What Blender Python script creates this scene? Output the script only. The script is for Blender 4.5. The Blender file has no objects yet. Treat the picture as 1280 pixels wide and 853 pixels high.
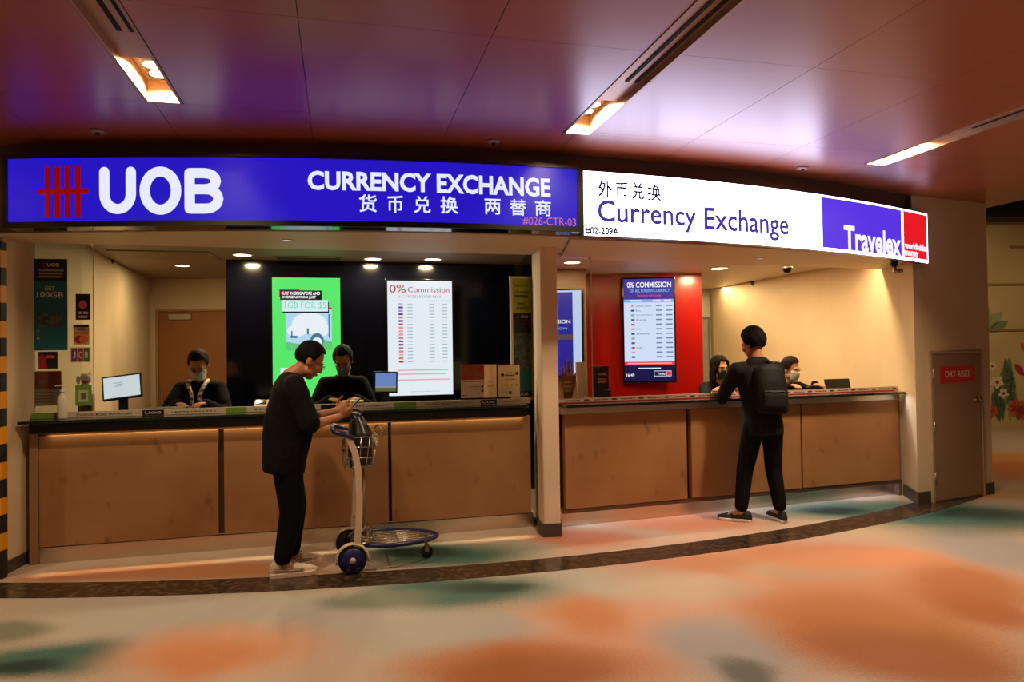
import bpy, bmesh, math, random
from mathutils import Vector, Matrix
random.seed(7)
scene = bpy.context.scene
COL = scene.collection
PI = math.pi
def lin(c):
    return tuple(((v/255)/12.92 if v/255 <= .04045 else ((v/255+.055)/1.055)**2.4) for v in c)

# ------------------------------------------------------------------ camera
F, CX, CY, EYE = 870.0, 640.0, 426.5, 1.55
PITCH, ROLL = math.atan(13.5/F), 0.0140
FW = Vector((0, math.cos(PITCH), math.sin(PITCH)))
U0 = Vector((0, -math.sin(PITCH), math.cos(PITCH)))
RT = Vector((1, 0, 0))*math.cos(ROLL) - U0*math.sin(ROLL)
UP = U0*math.cos(ROLL) + Vector((1, 0, 0))*math.sin(ROLL)
CAM = Vector((0, 0, EYE))
cd = bpy.data.cameras.new('camera'); cam = bpy.data.objects.new('camera', cd); COL.objects.link(cam)
cd.sensor_width = 36; cd.lens = F/1280*36; cd.clip_start = .05; cd.clip_end = 100
M = Matrix((RT, UP, -FW)).transposed().to_4x4(); M.translation = CAM
cam.matrix_world = M
scene.camera = cam

# ------------------------------------------------------------------ world and exposure
w = bpy.data.worlds.new('world'); scene.world = w; w.use_nodes = True
w.node_tree.nodes['Background'].inputs[0].default_value = (1.0, .56, .33, 1)
w.node_tree.nodes['Background'].inputs[1].default_value = .16
scene.view_settings.view_transform = 'Standard'
scene.view_settings.look = 'None'
scene.view_settings.gamma = 1
scene.view_settings.exposure = -0.28
scene.view_settings.use_curve_mapping = False

WARM = (1.0, .75, .48); WARM2 = (1.0, .75, .41); COOL = (.85, .88, 1.0)
def area(name, loc, size, power, color, rot=(0, 0, 0), size_y=None, spread=PI, shape='DISK'):
    l = bpy.data.lights.new(name, 'AREA'); l.energy = power; l.color = color; l.size = size; l.spread = spread
    l.shape = shape
    if size_y: l.shape = 'RECTANGLE'; l.size_y = size_y
    o = bpy.data.objects.new(name, l); COL.objects.link(o); o.location = loc; o.rotation_euler = rot
    return o

# ------------------------------------------------------------------ pixel geometry (gives directions; distance from floor, wall or counter)
def ray(x, y): return FW*F + RT*(x-CX) - UP*(y-CY)
def atz(x, y, z):
    d = ray(x, y); return CAM + d*((z-EYE)/d.z)
def atY(x, y, Y):
    d = ray(x, y); return CAM + d*(Y/d.y)
ARC = Vector((-2.9, 17.1))                     # centre of the curved shop front in plan
def arc_hit(px, py, R):
    d = ray(px, py); a = d.x*d.x+d.y*d.y; b = -2*(d.x*ARC.x+d.y*ARC.y); c = ARC.x**2+ARC.y**2-R*R
    p = CAM + d*((-b-math.sqrt(b*b-4*a*c))/(2*a))
    return math.atan2(p.x-ARC.x, ARC.y-p.y), p.z
def arcp(th, R, z): return Vector((ARC.x+R*math.sin(th), ARC.y-R*math.cos(th), z))
class Frame:                                   # a counter line: s along it, d into the booth
    def __init__(self, ox, oy, slope):
        self.o = Vector((ox, oy, 0)); self.a = math.atan(slope)
        self.e = Vector((math.cos(self.a), math.sin(self.a), 0)); self.b = Vector((-math.sin(self.a), math.cos(self.a), 0))
    def __call__(self, s, d, z): return self.o + self.e*s + self.b*d + Vector((0, 0, z))
    def hit(self, px, py, d=0.0):
        r = ray(px, py); q = self.o + self.b*d
        t = (q-CAM).dot(self.b)/r.dot(self.b); p = CAM + r*t
        return (p-self.o).dot(self.e), p.z
UF = Frame(-3.58, 5.26, .244)                  # blue shop counter
TF = Frame(.43, 6.07, .328)                    # white shop counter

# ------------------------------------------------------------------ materials
MATS = {}
def mat(name, rgb, rough=.5, metal=0., spec=.5, noise=None, bump=0, coat=0, emit=None, alpha=None, trans=0):
    if name in MATS: return MATS[name]
    m = bpy.data.materials.new(name); m.use_nodes = True; nt = m.node_tree; b = nt.nodes['Principled BSDF']
    c = lin(rgb) + (1,)
    b.inputs['Base Color'].default_value = c; b.inputs['Roughness'].default_value = rough
    b.inputs['Metallic'].default_value = metal; b.inputs['Specular IOR Level'].default_value = spec
    b.inputs['Coat Weight'].default_value = coat; b.inputs['Transmission Weight'].default_value = trans
    if emit:
        b.inputs['Emission Color'].default_value = lin(emit[0]) + (1,); b.inputs['Emission Strength'].default_value = emit[1]
    if noise:                                  # (scale, second colour, contrast low, high)
        tc = nt.nodes.new('ShaderNodeTexCoord'); n = nt.nodes.new('ShaderNodeTexNoise')
        n.inputs['Scale'].default_value = noise[0]; n.inputs['Detail'].default_value = 5
        nt.links.new(tc.outputs['Object'], n.inputs['Vector'])
        r = nt.nodes.new('ShaderNodeMapRange'); r.inputs[1].default_value = noise[2]; r.inputs[2].default_value = noise[3]
        nt.links.new(n.outputs['Fac'], r.inputs[0])
        x = nt.nodes.new('ShaderNodeMix'); x.data_type = 'RGBA'
        x.inputs[6].default_value = c; x.inputs[7].default_value = lin(noise[1]) + (1,)
        nt.links.new(r.outputs[0], x.inputs[0]); nt.links.new(x.outputs[2], b.inputs['Base Color'])
        if bump:
            bp = nt.nodes.new('ShaderNodeBump'); bp.inputs['Strength'].default_value = bump; bp.inputs['Distance'].default_value = .01
            nt.links.new(n.outputs['Fac'], bp.inputs['Height']); nt.links.new(bp.outputs[0], b.inputs['Normal'])
    MATS[name] = m; return m
def em(name, rgb, s=1.0):                      # something that shines: lit sign face, screen
    if name in MATS: return MATS[name]
    return mat(name, (8, 8, 8), rough=.35, spec=.3, emit=(rgb, s))
def glass_mat():
    m = bpy.data.materials.new('clear_acrylic'); m.use_nodes = True; nt = m.node_tree
    nt.nodes.remove(nt.nodes['Principled BSDF'])
    t = nt.nodes.new('ShaderNodeBsdfTransparent'); g = nt.nodes.new('ShaderNodeBsdfGlossy'); g.inputs['Roughness'].default_value = .02
    t.inputs[0].default_value = (.95, .97, .95, 1)
    f = nt.nodes.new('ShaderNodeFresnel'); f.inputs[0].default_value = 1.45; x = nt.nodes.new('ShaderNodeMixShader')
    nt.links.new(f.outputs[0], x.inputs[0]); nt.links.new(t.outputs[0], x.inputs[1]); nt.links.new(g.outputs[0], x.inputs[2])
    nt.links.new(x.outputs[0], nt.nodes['Material Output'].inputs[0]); MATS['glass'] = m; return m
GLASS = glass_mat()

def wood_mat():
    m = mat('birch_panel', (164, 118, 76), rough=.42, spec=.4, noise=(1.6, (144, 98, 60), .35, .7))
    nt = m.node_tree; b = nt.nodes['Principled BSDF']
    src = b.inputs['Base Color'].links[0].from_socket
    tc = nt.nodes.new('ShaderNodeTexCoord')
    mp = nt.nodes.new('ShaderNodeMapping'); mp.inputs['Scale'].default_value = (1, 1, .6)
    nt.links.new(tc.outputs['Object'], mp.inputs[0])
    n = nt.nodes.new('ShaderNodeTexNoise'); n.inputs['Scale'].default_value = 7; n.inputs['Detail'].default_value = 4
    nt.links.new(mp.outputs[0], n.inputs['Vector'])
    r = nt.nodes.new('ShaderNodeMapRange'); r.inputs[1].default_value = .62; r.inputs[2].default_value = .74; r.inputs[4].default_value = .75
    nt.links.new(n.outputs['Fac'], r.inputs[0])
    x = nt.nodes.new('ShaderNodeMix'); x.data_type = 'RGBA'; x.inputs[7].default_value = lin((96, 58, 30)) + (1,)
    nt.links.new(r.outputs[0], x.inputs[0]); nt.links.new(src, x.inputs[6]); nt.links.new(x.outputs[2], b.inputs['Base Color'])
    return m
WOOD = wood_mat()
CREAM = mat('cream_paint', (220, 198, 162), rough=.7, noise=(2, (212, 188, 152), .3, .7))
PINKWALL = mat('column_paint', (232, 208, 184), rough=.6, noise=(2, (226, 200, 174), .3, .7))
CEILM = mat('satin_ceiling', (166, 84, 44), rough=.33, spec=.9, noise=(.6, (156, 76, 38), .3, .7))
CEILM.node_tree.nodes['Principled BSDF'].inputs['IOR'].default_value = 1.8
FASCIA = mat('brown_fascia', (92, 66, 50), rough=.4)
SOFF = mat('soffit_board', (218, 192, 156), rough=.55)
INCEIL = mat('booth_ceiling', (150, 132, 106), rough=.5)
NAVY = mat('gloss_navy', (5, 6, 17), rough=.13, spec=.5)
RED = mat('gloss_red', (140, 11, 8), rough=.22, spec=.5)
BLACK = mat('black_plastic', (12, 11, 11), rough=.4)
BLACKG = mat('black_gloss', (10, 10, 12), rough=.08)
GRAN = mat('black_stone', (16, 16, 15), rough=.15, noise=(60, (40, 42, 38), .6, .8))
STEEL = mat('brushed_steel', (216, 202, 186), rough=.28, metal=1)
CHROME = mat('chrome', (205, 200, 192), rough=.18, metal=1)
SKIRT = mat('dark_skirting', (72, 62, 54), rough=.45)
WHITE = mat('white_plastic', (225, 220, 210), rough=.45)
PAPER = mat('white_paper', (226, 214, 196), rough=.7)
LAMP = em('lamp_disc', (255, 226, 178), 9.0)

# ------------------------------------------------------------------ mesh helpers
class MB:
    def __init__(self): self.v = []; self.f = []
    def add(self, vs, fs):
        k = len(self.v); self.v += [Vector(p) for p in vs]; self.f += [tuple(i+k for i in f) for f in fs]; return self
    def box(self, x0, x1, y0, y1, z0, z1, M=None):
        vs = [Vector((x, y, z)) for z in (z0, z1) for y in (y0, y1) for x in (x0, x1)]
        if M: vs = [M @ p for p in vs]
        return self.add(vs, [(0, 2, 3, 1), (4, 5, 7, 6), (0, 1, 5, 4), (2, 6, 7, 3), (0, 4, 6, 2), (1, 3, 7, 5)])
    def prism(self, poly, z0, z1, M=None):     # poly counter-clockwise in plan
        n = len(poly); vs = [Vector((p[0], p[1], z0)) for p in poly] + [Vector((p[0], p[1], z1)) for p in poly]
        if M: vs = [M @ p for p in vs]
        return self.add(vs, [tuple(reversed(range(n))), tuple(range(n, 2*n))] + [(i, (i+1) % n, n+(i+1) % n, n+i) for i in range(n)])
    def rings(self, rs, closed=True, cap=True):
        n = len(rs[0]); vs = [p for r in rs for p in r]; fs = []
        for k in range(len(rs)-1):
            for i in range(n if closed else n-1):
                j = (i+1) % n; fs.append((k*n+i, k*n+j, (k+1)*n+j, (k+1)*n+i))
        if cap and closed: fs += [tuple(reversed(range(n))), tuple(range((len(rs)-1)*n, len(rs)*n))]
        return self.add(vs, fs)
    def tube(self, pts, r, n=8, r2=None, loop=False):
        pts = [Vector(p) for p in pts]; rs = []; up = None; m = len(pts)
        for i, p in enumerate(pts):
            a = pts[i-1] if (i or loop) else p; b = pts[(i+1) % m] if (i < m-1 or loop) else p
            t = (b-a).normalized()
            if up is None: up = t.orthogonal().normalized()
            up = (up - t*up.dot(t)).normalized(); sd = t.cross(up)
            rr = r if r2 is None else r+(r2-r)*i/max(1, m-1)
            rs.append([p + (up*math.cos(2*PI*k/n) + sd*math.sin(2*PI*k/n))*rr for k in range(n)])
        if loop: rs.append(rs[0])
        return self.rings(rs, cap=not loop)
    def lathe(self, prof, M=None, n=24):       # prof: (radius, z)
        M = M or Matrix()
        rs = [[M @ Vector((max(r, 1e-4)*math.cos(2*PI*k/n), max(r, 1e-4)*math.sin(2*PI*k/n), z)) for k in range(n)] for r, z in prof]
        return self.rings(rs)
    def ell(self, c, r, M=None, n=16, m=10):
        if not hasattr(r, '__len__'): r = (r, r, r)
        M = M or Matrix(); rs = []
        for i in range(1, m):
            a = PI*i/m
            rs.append([M @ (Vector(c) + Vector((r[0]*math.sin(a)*math.cos(2*PI*k/n), r[1]*math.sin(a)*math.sin(2*PI*k/n), -r[2]*math.cos(a)))) for k in range(n)])
        return self.rings(rs)
    def cap(self, p0, r0, p1, r1, n=12):
        p0, p1 = Vector(p0), Vector(p1); self.ell(p0, r0, n=n, m=8); self.ell(p1, r1, n=n, m=8)
        return self.tube([p0, p1], r0, n=n, r2=r1)
    def build(self, name, m, parent=None, smooth=False, bevel=0, world=False, auto=False):
        me = bpy.data.meshes.new(name); me.from_pydata([tuple(p) for p in self.v], [], self.f)
        return link(me, name, m, parent, smooth, bevel, world, auto)
def link(me, name, m, parent=None, smooth=False, bevel=0, world=False, auto=False):
    me.materials.clear(); me.materials.append(m); me.update()
    o = bpy.data.objects.new(name, me); COL.objects.link(o)
    if parent is not None:
        o.parent = parent
        if world: o.matrix_parent_inverse = wm(parent).inverted()
    if smooth or auto:
        for p in me.polygons: p.use_smooth = True
    if auto:
        me.set_sharp_from_angle(angle=math.radians(35))
    if bevel:
        b = o.modifiers.new('bevel', 'BEVEL'); b.width = bevel; b.segments = 2; b.limit_method = 'ANGLE'; b.angle_limit = math.radians(40)
    return o
def wm(o): return Matrix.Translation(o.location) @ o.rotation_euler.to_matrix().to_4x4()
def tag(o, label, cat, group=None):
    o['label'] = label; o['category'] = cat
    if group: o['group'] = group
    return o
def thing(name, label, cat, loc=(0, 0, 0), rotz=0, group=None):
    o = bpy.data.objects.new(name, None); COL.objects.link(o); o.empty_display_size = .1
    o.location = loc; o.rotation_euler = (0, 0, rotz); return tag(o, label, cat, group)
def struct(o, label=None):
    o['kind'] = 'structure'
    if label: o['label'] = label
    return o
def copy_tree(o, parent=None):
    c = o.copy(); COL.objects.link(c)
    if parent: c.parent = parent
    for ch in list(o.children): copy_tree(ch, c)
    return c
def text_mesh(s, bold=0.0, w=None, h=None, shear=0, strike=0):
    c = bpy.data.curves.new('lettering', 'FONT'); c.body = s; c.offset = bold; c.resolution_u = 3; c.shear = shear
    o = bpy.data.objects.new('lettering', c); me = bpy.data.meshes.new_from_object(o)
    bpy.data.objects.remove(o); bpy.data.curves.remove(c)
    xs = [v.co.x for v in me.vertices]; ys = [v.co.y for v in me.vertices]
    x0, x1, y0, y1 = min(xs), max(xs), min(ys), max(ys)
    for v in me.vertices: v.co = ((v.co.x-x0)/(x1-x0)*w, 0, (v.co.y-y0)/(y1-y0)*h)
    if strike:                                 # embolden without distorting the outline: the same glyph struck several times
        vs = [v.co.copy() for v in me.vertices]; fs = [tuple(p.vertices) for p in me.polygons]; b = MB()
        for dx, dz in ((-1, -1), (1, -1), (-1, 1), (1, 1), (0, 0)): b.add([q+Vector((dx*strike, 0, dz*strike)) for q in vs], fs)
        me = bpy.data.meshes.new('lettering'); me.from_pydata([tuple(q) for q in b.v], [], b.f)
    return me
class Panel:
    """A flat printed or lit face in its own frame: x across, z up, faces -y. u,v run 0..1 from the top left."""
    def __init__(self, root, w, h, z0=0.0, y=0.0, M=None, parent=None):
        self.r = parent or root; self.w = w; self.h = h; self.z0 = z0; self.y = y; self.M = M or Matrix(); self.k = 0
    def p(self, u, v, e=0): return self.M @ Vector(((u-.5)*self.w, self.y-e, self.z0+(1-v)*self.h))
    def rect(self, name, u0, v0, u1, v1, m, e=.0015, poly=None):
        self.k += 1; b = MB(); q = poly or [(u0, v1), (u1, v1), (u1, v0), (u0, v0)]
        b.add([self.p(u, v, e) for u, v in q], [tuple(range(len(q)))]); return b.build(name, m, self.r)
    def disc(self, name, u, v, ru, rv, m, e=.0015, n=20):
        return self.rect(name, 0, 0, 0, 0, m, e, [(u+ru*math.cos(-2*PI*k/n), v+rv*math.sin(-2*PI*k/n)) for k in range(n)])
    def bars(self, name, rects, m, e=.0015):
        b = MB()
        for u0, v0, u1, v1 in rects:
            b.add([self.p(u, v, e) for u, v in ((u0, v1), (u1, v1), (u1, v0), (u0, v0))], [(0, 1, 2, 3)])
        o = b.build(name, m, self.r)
        if name == 'rate_figure': o['kind'] = 'stuff'
        return o
    def text(self, s, u0, v0, u1, v1, m, bold=.0, e=.003, name='lettering'):
        me = text_mesh(s, bold, (u1-u0)*self.w, (v1-v0)*self.h); o = self.p(u0, v1, e)
        R = self.M.to_3x3()
        for v in me.vertices: v.co = o + R @ v.co
        return link(me, name, m, self.r)



# ================================================================== THE SETTING
# ---- floor: terrazzo-like carpet with large soft colour clouds
def floor_mat():
    m = bpy.data.materials.new('cloud_floor'); m.use_nodes = True; nt = m.node_tree; N = nt.nodes; L = nt.links
    b = N['Principled BSDF']; b.inputs['Roughness'].default_value = .55; b.inputs['Specular IOR Level'].default_value = .25
    tc = N.new('ShaderNodeTexCoord'); nz = N.new('ShaderNodeTexNoise'); nz.inputs['Scale'].default_value = 1.1; nz.inputs['Detail'].default_value = 3
    L.new(tc.outputs['Object'], nz.inputs['Vector'])
    sub = N.new('ShaderNodeVectorMath'); sub.operation = 'SUBTRACT'; sub.inputs[1].default_value = (.5, .5, .5); L.new(nz.outputs['Color'], sub.inputs[0])
    sc = N.new('ShaderNodeVectorMath'); sc.operation = 'MULTIPLY'; sc.inputs[1].default_value = (.55, .4, 0); L.new(sub.outputs[0], sc.inputs[0])
    ad = N.new('ShaderNodeVectorMath'); ad.operation = 'ADD'; L.new(tc.outputs['Object'], ad.inputs[0]); L.new(sc.outputs[0], ad.inputs[1])
    gr = N.new('ShaderNodeTexNoise'); gr.inputs['Scale'].default_value = 60; gr.inputs['Detail'].default_value = 2; L.new(tc.outputs['Object'], gr.inputs['Vector'])
    cur = None
    base = N.new('ShaderNodeRGB'); base.outputs[0].default_value = tuple(.76*c for c in lin((202, 178, 158))) + (1,); cur = base.outputs[0]
    def blob(px, py, rx, ry, rgb, hard=.42, k=.97, rot=0):
        nonlocal cur
        c = atz(px, py, 0); ex = (atz(px+rx, py, 0)-c).x; y0 = max(py-ry, 535)
        ey = abs(atz(px, y0, 0).y-atz(px, py+ry, 0).y)/2; cc = (atz(px, y0, 0)+atz(px, py+ry, 0))/2
        mp = N.new('ShaderNodeMapping'); mp.vector_type = 'TEXTURE'
        mp.inputs['Location'].default_value = (cc.x, cc.y, 0); mp.inputs['Scale'].default_value = (ex, ey, 1); mp.inputs['Rotation'].default_value = (0, 0, rot)
        L.new(ad.outputs[0], mp.inputs[0])
        ln = N.new('ShaderNodeVectorMath'); ln.operation = 'LENGTH'; L.new(mp.outputs[0], ln.inputs[0])
        g = N.new('ShaderNodeMath'); g.operation = 'MULTIPLY_ADD'; g.inputs[1].default_value = .35; L.new(gr.outputs['Fac'], g.inputs[0]); L.new(ln.outputs['Value'], g.inputs[2])
        r = N.new('ShaderNodeMapRange'); r.interpolation_type = 'SMOOTHSTEP'
        for i, v in enumerate((1.45, hard+.15, 0, k)): r.inputs[i+1].default_value = v
        L.new(g.outputs[0], r.inputs[0])
        x = N.new('ShaderNodeMix'); x.data_type = 'RGBA'; x.inputs[7].default_value = tuple(.76*c for c in lin(rgb)) + (1,)
        L.new(r.outputs[0], x.inputs[0]); L.new(cur, x.inputs[6]); cur = x.outputs[2]
    GREY = (184, 180, 172); PEACH = (220, 160, 126); ORG = (188, 110, 48); DORG = (168, 94, 26); TEAL = (58, 104, 96); DT = (28, 56, 52); COOLG = (168, 160, 156)
    for a in [(1040, 745, 360, 80, (214, 152, 118), .3), (740, 800, 170, 70, (216, 158, 124), .3), (300, 772, 300, 40, GREY), (560, 790, 150, 34, GREY), (860, 735, 120, 22, (204, 178, 152)), (760, 800, 110, 60, PEACH), (690, 735, 110, 28, (190, 186, 170)),
              (1150, 660, 160, 24, (206, 178, 142)), (1240, 692, 90, 32, COOLG), (930, 705, 120, 22, PEACH), (1010, 690, 110, 14, (210, 146, 104)), (890, 706, 70, 14, (208, 144, 98)),
              (1020, 714, 110, 14, (198, 166, 134)), (1090, 765, 200, 50, (206, 146, 104)), (1080, 700, 130, 16, (220, 150, 106)),
              (60, 826, 120, 30, TEAL), (25, 836, 55, 14, DT), (0, 790, 60, 16, (130, 130, 110)), (270, 816, 140, 40, PEACH), (262, 820, 84, 24, (214, 136, 84)),
              (570, 742, 140, 24, TEAL), (605, 736, 70, 9, DT), (470, 750, 80, 12, (120, 130, 112)), (735, 770, 56, 34, (206, 132, 78)),
              (650, 842, 170, 40, ORG), (660, 850, 110, 26, DORG), (905, 815, 110, 50, COOLG), (932, 838, 48, 22, (98, 96, 82)),
              (1090, 795, 150, 62, (190, 118, 54), .42, .95, -.5), (1120, 820, 120, 46, DORG, .42, .97, -.4), (1215, 745, 90, 46, (186, 114, 60), .42, .92, -.3), (1240, 765, 60, 24, (182, 106, 54)),
              (1190, 648, 170, 24, TEAL), (1215, 644, 90, 10, DT), (1060, 637, 110, 13, (84, 120, 104)), (1050, 638, 50, 6, DT),
              (850, 653, 110, 15, (220, 142, 100)), (730, 676, 70, 14, (206, 132, 98)), (640, 690, 60, 14, (170, 168, 150)), (545, 694, 110, 18, TEAL), (520, 690, 60, 8, DT),
              (250, 716, 190, 13, (196, 130, 86)), (90, 722, 90, 10, (190, 130, 92)), (1262, 590, 110, 26, (224, 124, 48)), (1262, 572, 110, 8, (232, 150, 84)), (1250, 618, 90, 10, (196, 150, 96))]:
        blob(*a)
    fl = N.new('ShaderNodeTexNoise'); fl.inputs['Scale'].default_value = 160; fl.inputs['Detail'].default_value = 2; L.new(tc.outputs['Object'], fl.inputs['Vector'])
    r = N.new('ShaderNodeMapRange'); r.inputs[1].default_value = .3; r.inputs[2].default_value = .7; r.inputs[3].default_value = .86; r.inputs[4].default_value = 1.1; L.new(fl.outputs['Fac'], r.inputs[0])
    x = N.new('ShaderNodeMix'); x.data_type = 'RGBA'; x.blend_type = 'MULTIPLY'; x.inputs[0].default_value = 1
    L.new(cur, x.inputs[6]); L.new(r.outputs[0], x.inputs[7]); L.new(x.outputs[2], b.inputs['Base Color'])
    return m
struct(MB().box(-14, 18, -10, 20, -.1, 0).build('floor', floor_mat()), 'speckled floor with soft orange, teal and grey colour clouds')

# dark granite strip that marks the curved shop line
b = MB(); n = 60; rs = []
for i in range(n+1):
    th = -.14 + i*(.80)/n
    rs.append([arcp(th, 12.28, 0), arcp(th, 12.28, .003), arcp(th, 12.58, .003), arcp(th, 12.58, 0)])
b.rings(rs)
struct(b.build('trim_1', mat('brown_granite', (44, 35, 27), rough=.2, noise=(22, (98, 76, 56), .48, .7)), smooth=False), 'dark brown granite strip curving across the floor')

# ---- ceiling: satin panels on a grid turned 14 degrees, troffer strips between them
CZ = 3.04; GA = math.radians(14); GE = Vector((math.cos(GA), math.sin(GA), 0)); GB = Vector((-math.sin(GA), math.cos(GA), 0))
def G(s, t, z=CZ): return GE*s + GB*t + Vector((0, 0, z))
GM = Matrix.Rotation(GA, 4, 'Z')
ceil = struct(MB().box(-12, 6.9, -12, 9, CZ+.16, CZ+.2, GM).build('ceiling', mat('ceiling_void', (24, 16, 12), rough=.8)), 'brown satin metal panel ceiling with thin joints')
STRIPS = [(-3.58, 4.4), (-.975, 4.42), (1.60, 4.50), (4.27, 4.78)]
cols = [-.16+.876*k for k in range(-6, 9)]
rows = [4.45+1.27*k for k in range(-8, 3)]
for i in range(len(cols)-1):
    for j in range(len(rows)-1):
        t0, t1 = rows[j], rows[j+1]
        if all((Vector((G(s, t).x, G(s, t).y))-ARC).length < 12.25 for s in cols[i:i+2] for t in (t0, t1)): continue
        segs = [(t0, t1)]
        cuts = [(sc_, te) for sc_, te in STRIPS if cols[i]-.15 < sc_ < cols[i+1]+.15]
        if cuts and t0 < cuts[0][1] < t1: segs = [(t0, cuts[0][1]), (cuts[0][1], t1)]
        for a, c in segs:
            s0, s1 = cols[i], cols[i+1]
            for sc_, te in cuts:
                if c <= te+.001:
                    if abs(sc_-s0) < .2: s0 = sc_+.103
                    elif abs(sc_-s1) < .2: s1 = sc_-.103
            MB().box(s0+.0017, s1-.0017, a+.0012, c-.0012, CZ, CZ+.012, GM).build('ceiling_panel', CEILM, ceil)
struct(MB().box(-12, 20, -12, 22, 4.2, 4.3).build('ceiling', mat('high_dark_ceiling', (60, 40, 28), rough=.7)), 'dark high ceiling beyond the panels')

# troffer strips: metal channel, two air slots, a recessed box with two lamps at the end
TROF = mat('troffer_metal', (176, 138, 102), rough=.35, metal=.3); DARK = mat('dark_slot', (10, 8, 7), rough=.8)
tl = ['ceiling channel out of frame with lamp box', 'ceiling channel with air slots and two lamps above the blue sign', 'long ceiling channel with air slots and lamps above where the signs meet', 'ceiling channel with lamp box at far right']
for k, (sc_, te) in enumerate(STRIPS):
    r = thing('ceiling_light_channel', tl[k], 'ceiling light', G(sc_, te, CZ), GA, 'recessed ceiling light channels')
    MB().box(-.1, .1, -12, -.55, .035, .05).box(-.1, -.085, -12, -.001, -.004, .12).box(.085, .1, -12, -.001, -.004, .12).build('channel', TROF, r)
    for x in (-.012, .045): MB().box(x, x+.022, -9, -.86, .030, .0345).build('air_slot', DARK, r)
    MB().box(-.1, .1, -.016, -.001, -.004, .12).box(-.085, .085, -.555, -.016, .12, .13).build('lamp_box', mat('lamp_box_metal', (226, 196, 150), rough=.4), r)
    MB().box(-.055, .07, -.40, -.07, .104, .119).build('lamp_tray', mat('lamp_tray', (30, 24, 18), rough=.5), r)
    for y in (-.16, -.29):
        MB().lathe([(.05, .100), (.05, .1035), (0, .1035)], Matrix.Translation((.008, y, 0)), 20).build('lamp', LAMP, r)
        p = wm(r) @ Vector((.008, y, .095)); area('ceiling_lamp_light', p, .1, 46 if k == 3 else 23, WARM, spread=math.radians(150))
    for t in (-4.2, -8.4):                     # the same lamps further along the channel, over and behind the viewer
        for y in (-.16, -.29):
            MB().lathe([(.05, .028), (.05, .0345), (0, .0345)], Matrix.Translation((.06 if 0 else -.05, t+y, 0)), 20).build('lamp', LAMP, r)
        p = wm(r) @ Vector((-.05, t-.22, .02)); area('ceiling_lamp_light', p, .12, 24, WARM, spread=math.radians(150))
for k, (px, py) in enumerate([(122, 163), (617, 176), (1003, 209)]):
    p = atz(px, py, CZ)
    r = thing('smoke_detector', ['small round ceiling sensor above the red stripe emblem', 'small round ceiling sensor above the end of the blue sign', 'small round ceiling sensor above the white sign'][k], 'smoke detector', p, 0, 'ceiling sensors')
    MB().lathe([(.045, 0), (.047, -.008), (.038, -.016), (0, -.018)]).build('cover', mat('sensor_grey', (150, 120, 110), rough=.4), r, smooth=True)
    MB().lathe([(.014, -.017), (.014, -.028), (0, -.03)], n=12).build('sensor_head', DARK, r)

area('mural_fill_light', (8.2, 10.2, 4.1), .5, 80, WARM2)  # unseen lamp added to brighten the dark mural wall
# ---- fascia band and bulkhead above the counters
def arcwall(R0, R1, z0, z1, t0, t1, n=40):
    b = MB(); rs = []
    for i in range(n+1):
        th = t0+(t1-t0)*i/n
        rs.append([arcp(th, R1, z0), arcp(th, R1, z1), arcp(th, R0, z1), arcp(th, R0, z0)])
    return b.rings(rs)
tL = arc_hit(0, 200, 12.3)[0]-.06; tR = arc_hit(1139, 300, 12.3)[0]
struct(arcwall(12.2, 12.30, 2.43, CZ-.002, tL, tR).build('wall_fascia', FASCIA, auto=True), 'brown band between the ceiling and the lit signs')
# soffit: from the fascia arc back to the line above the counters
tm = arc_hit(716, 300, 12.3)[0]
def soffit(ta, tb, back, name, z):
    f = [arcp(ta+(tb-ta)*i/16, 12.25, 0) for i in range(17)]
    return MB().prism([(p.x, p.y) for p in f] + [(x, y) for x, y in reversed(back)], z, 2.75).build(name, SOFF)
struct(soffit(tL, tm, [(-3.95, 5.15), (.45, 6.36)], 'wall_bulkhead', 2.425), 'beige soffit behind the blue sign')
struct(soffit(tm+.0006, tR, [(.452, 6.42), (4.16, 7.70)], 'wall_bulkhead', 2.405), 'beige soffit behind the white sign')

# booth ceilings
struct(MB().prism([(-5.4, 4.95), (.30, 6.30), (.30, 9.6), (-5.4, 9.6)], 2.54, 2.6).build('ceiling', INCEIL), 'booth ceiling over the blue shop')
struct(MB().prism([(.34, 6.36), (4.4, 7.72), (4.4, 12.4), (.34, 12.4)], 2.54, 2.6).build('ceiling', mat('booth_ceiling_light', (188, 172, 148), rough=.5)), 'booth ceiling over the white shop')

# ---- walls
struct(MB().prism([(-3.66, 5.0), (-3.70, 5.3), (-3.74, 6.05), (-4.6, 8.85), (-5.6, 8.85), (-5.6, 5.0)], 0, 2.54).build('wall_left', CREAM), 'cream side wall with the front pillar at far left')
struct(MB().prism([(-3.662, 4.985), (-3.648, 5.0), (-3.690, 5.30), (-3.76, 5.30), (-5.6, 4.985)], 0, .09).build('baseboard_left', SKIRT))
struct(MB().prism([(-5.6, 8.85), (-2.6, 8.95), (-2.6, 9.1), (-5.6, 9.0)], 0, 2.54).build('wall_back', CREAM), 'cream wall at the back of the blue shop')
BW = Frame(-2.93, 7.14, .244)                  # glossy navy display wall
navy = struct(MB().prism([tuple(BW(0, 0, 0))[:2], tuple(BW(3.06, 0, 0))[:2], tuple(BW(3.06, .12, 0))[:2], tuple(BW(0, .12, 0))[:2]], 0, 2.54).build('wall_display', NAVY), 'glossy navy wall behind the blue shop counter')
struct(MB().prism([tuple(BW(.02, .12, 0))[:2], tuple(BW(.14, .12, 0))[:2], (-2.72, 8.93), (-2.86, 8.93)], 0, 2.54).build('wall_return', NAVY), 'navy return wall beside the staff door')
struct(MB().prism([(.20, 6.62), (.30, 6.62), (.03, 9.6), (-.07, 9.6)], 0, 2.54).build('wall_partition', NAVY), 'navy partition between the two shops')
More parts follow.
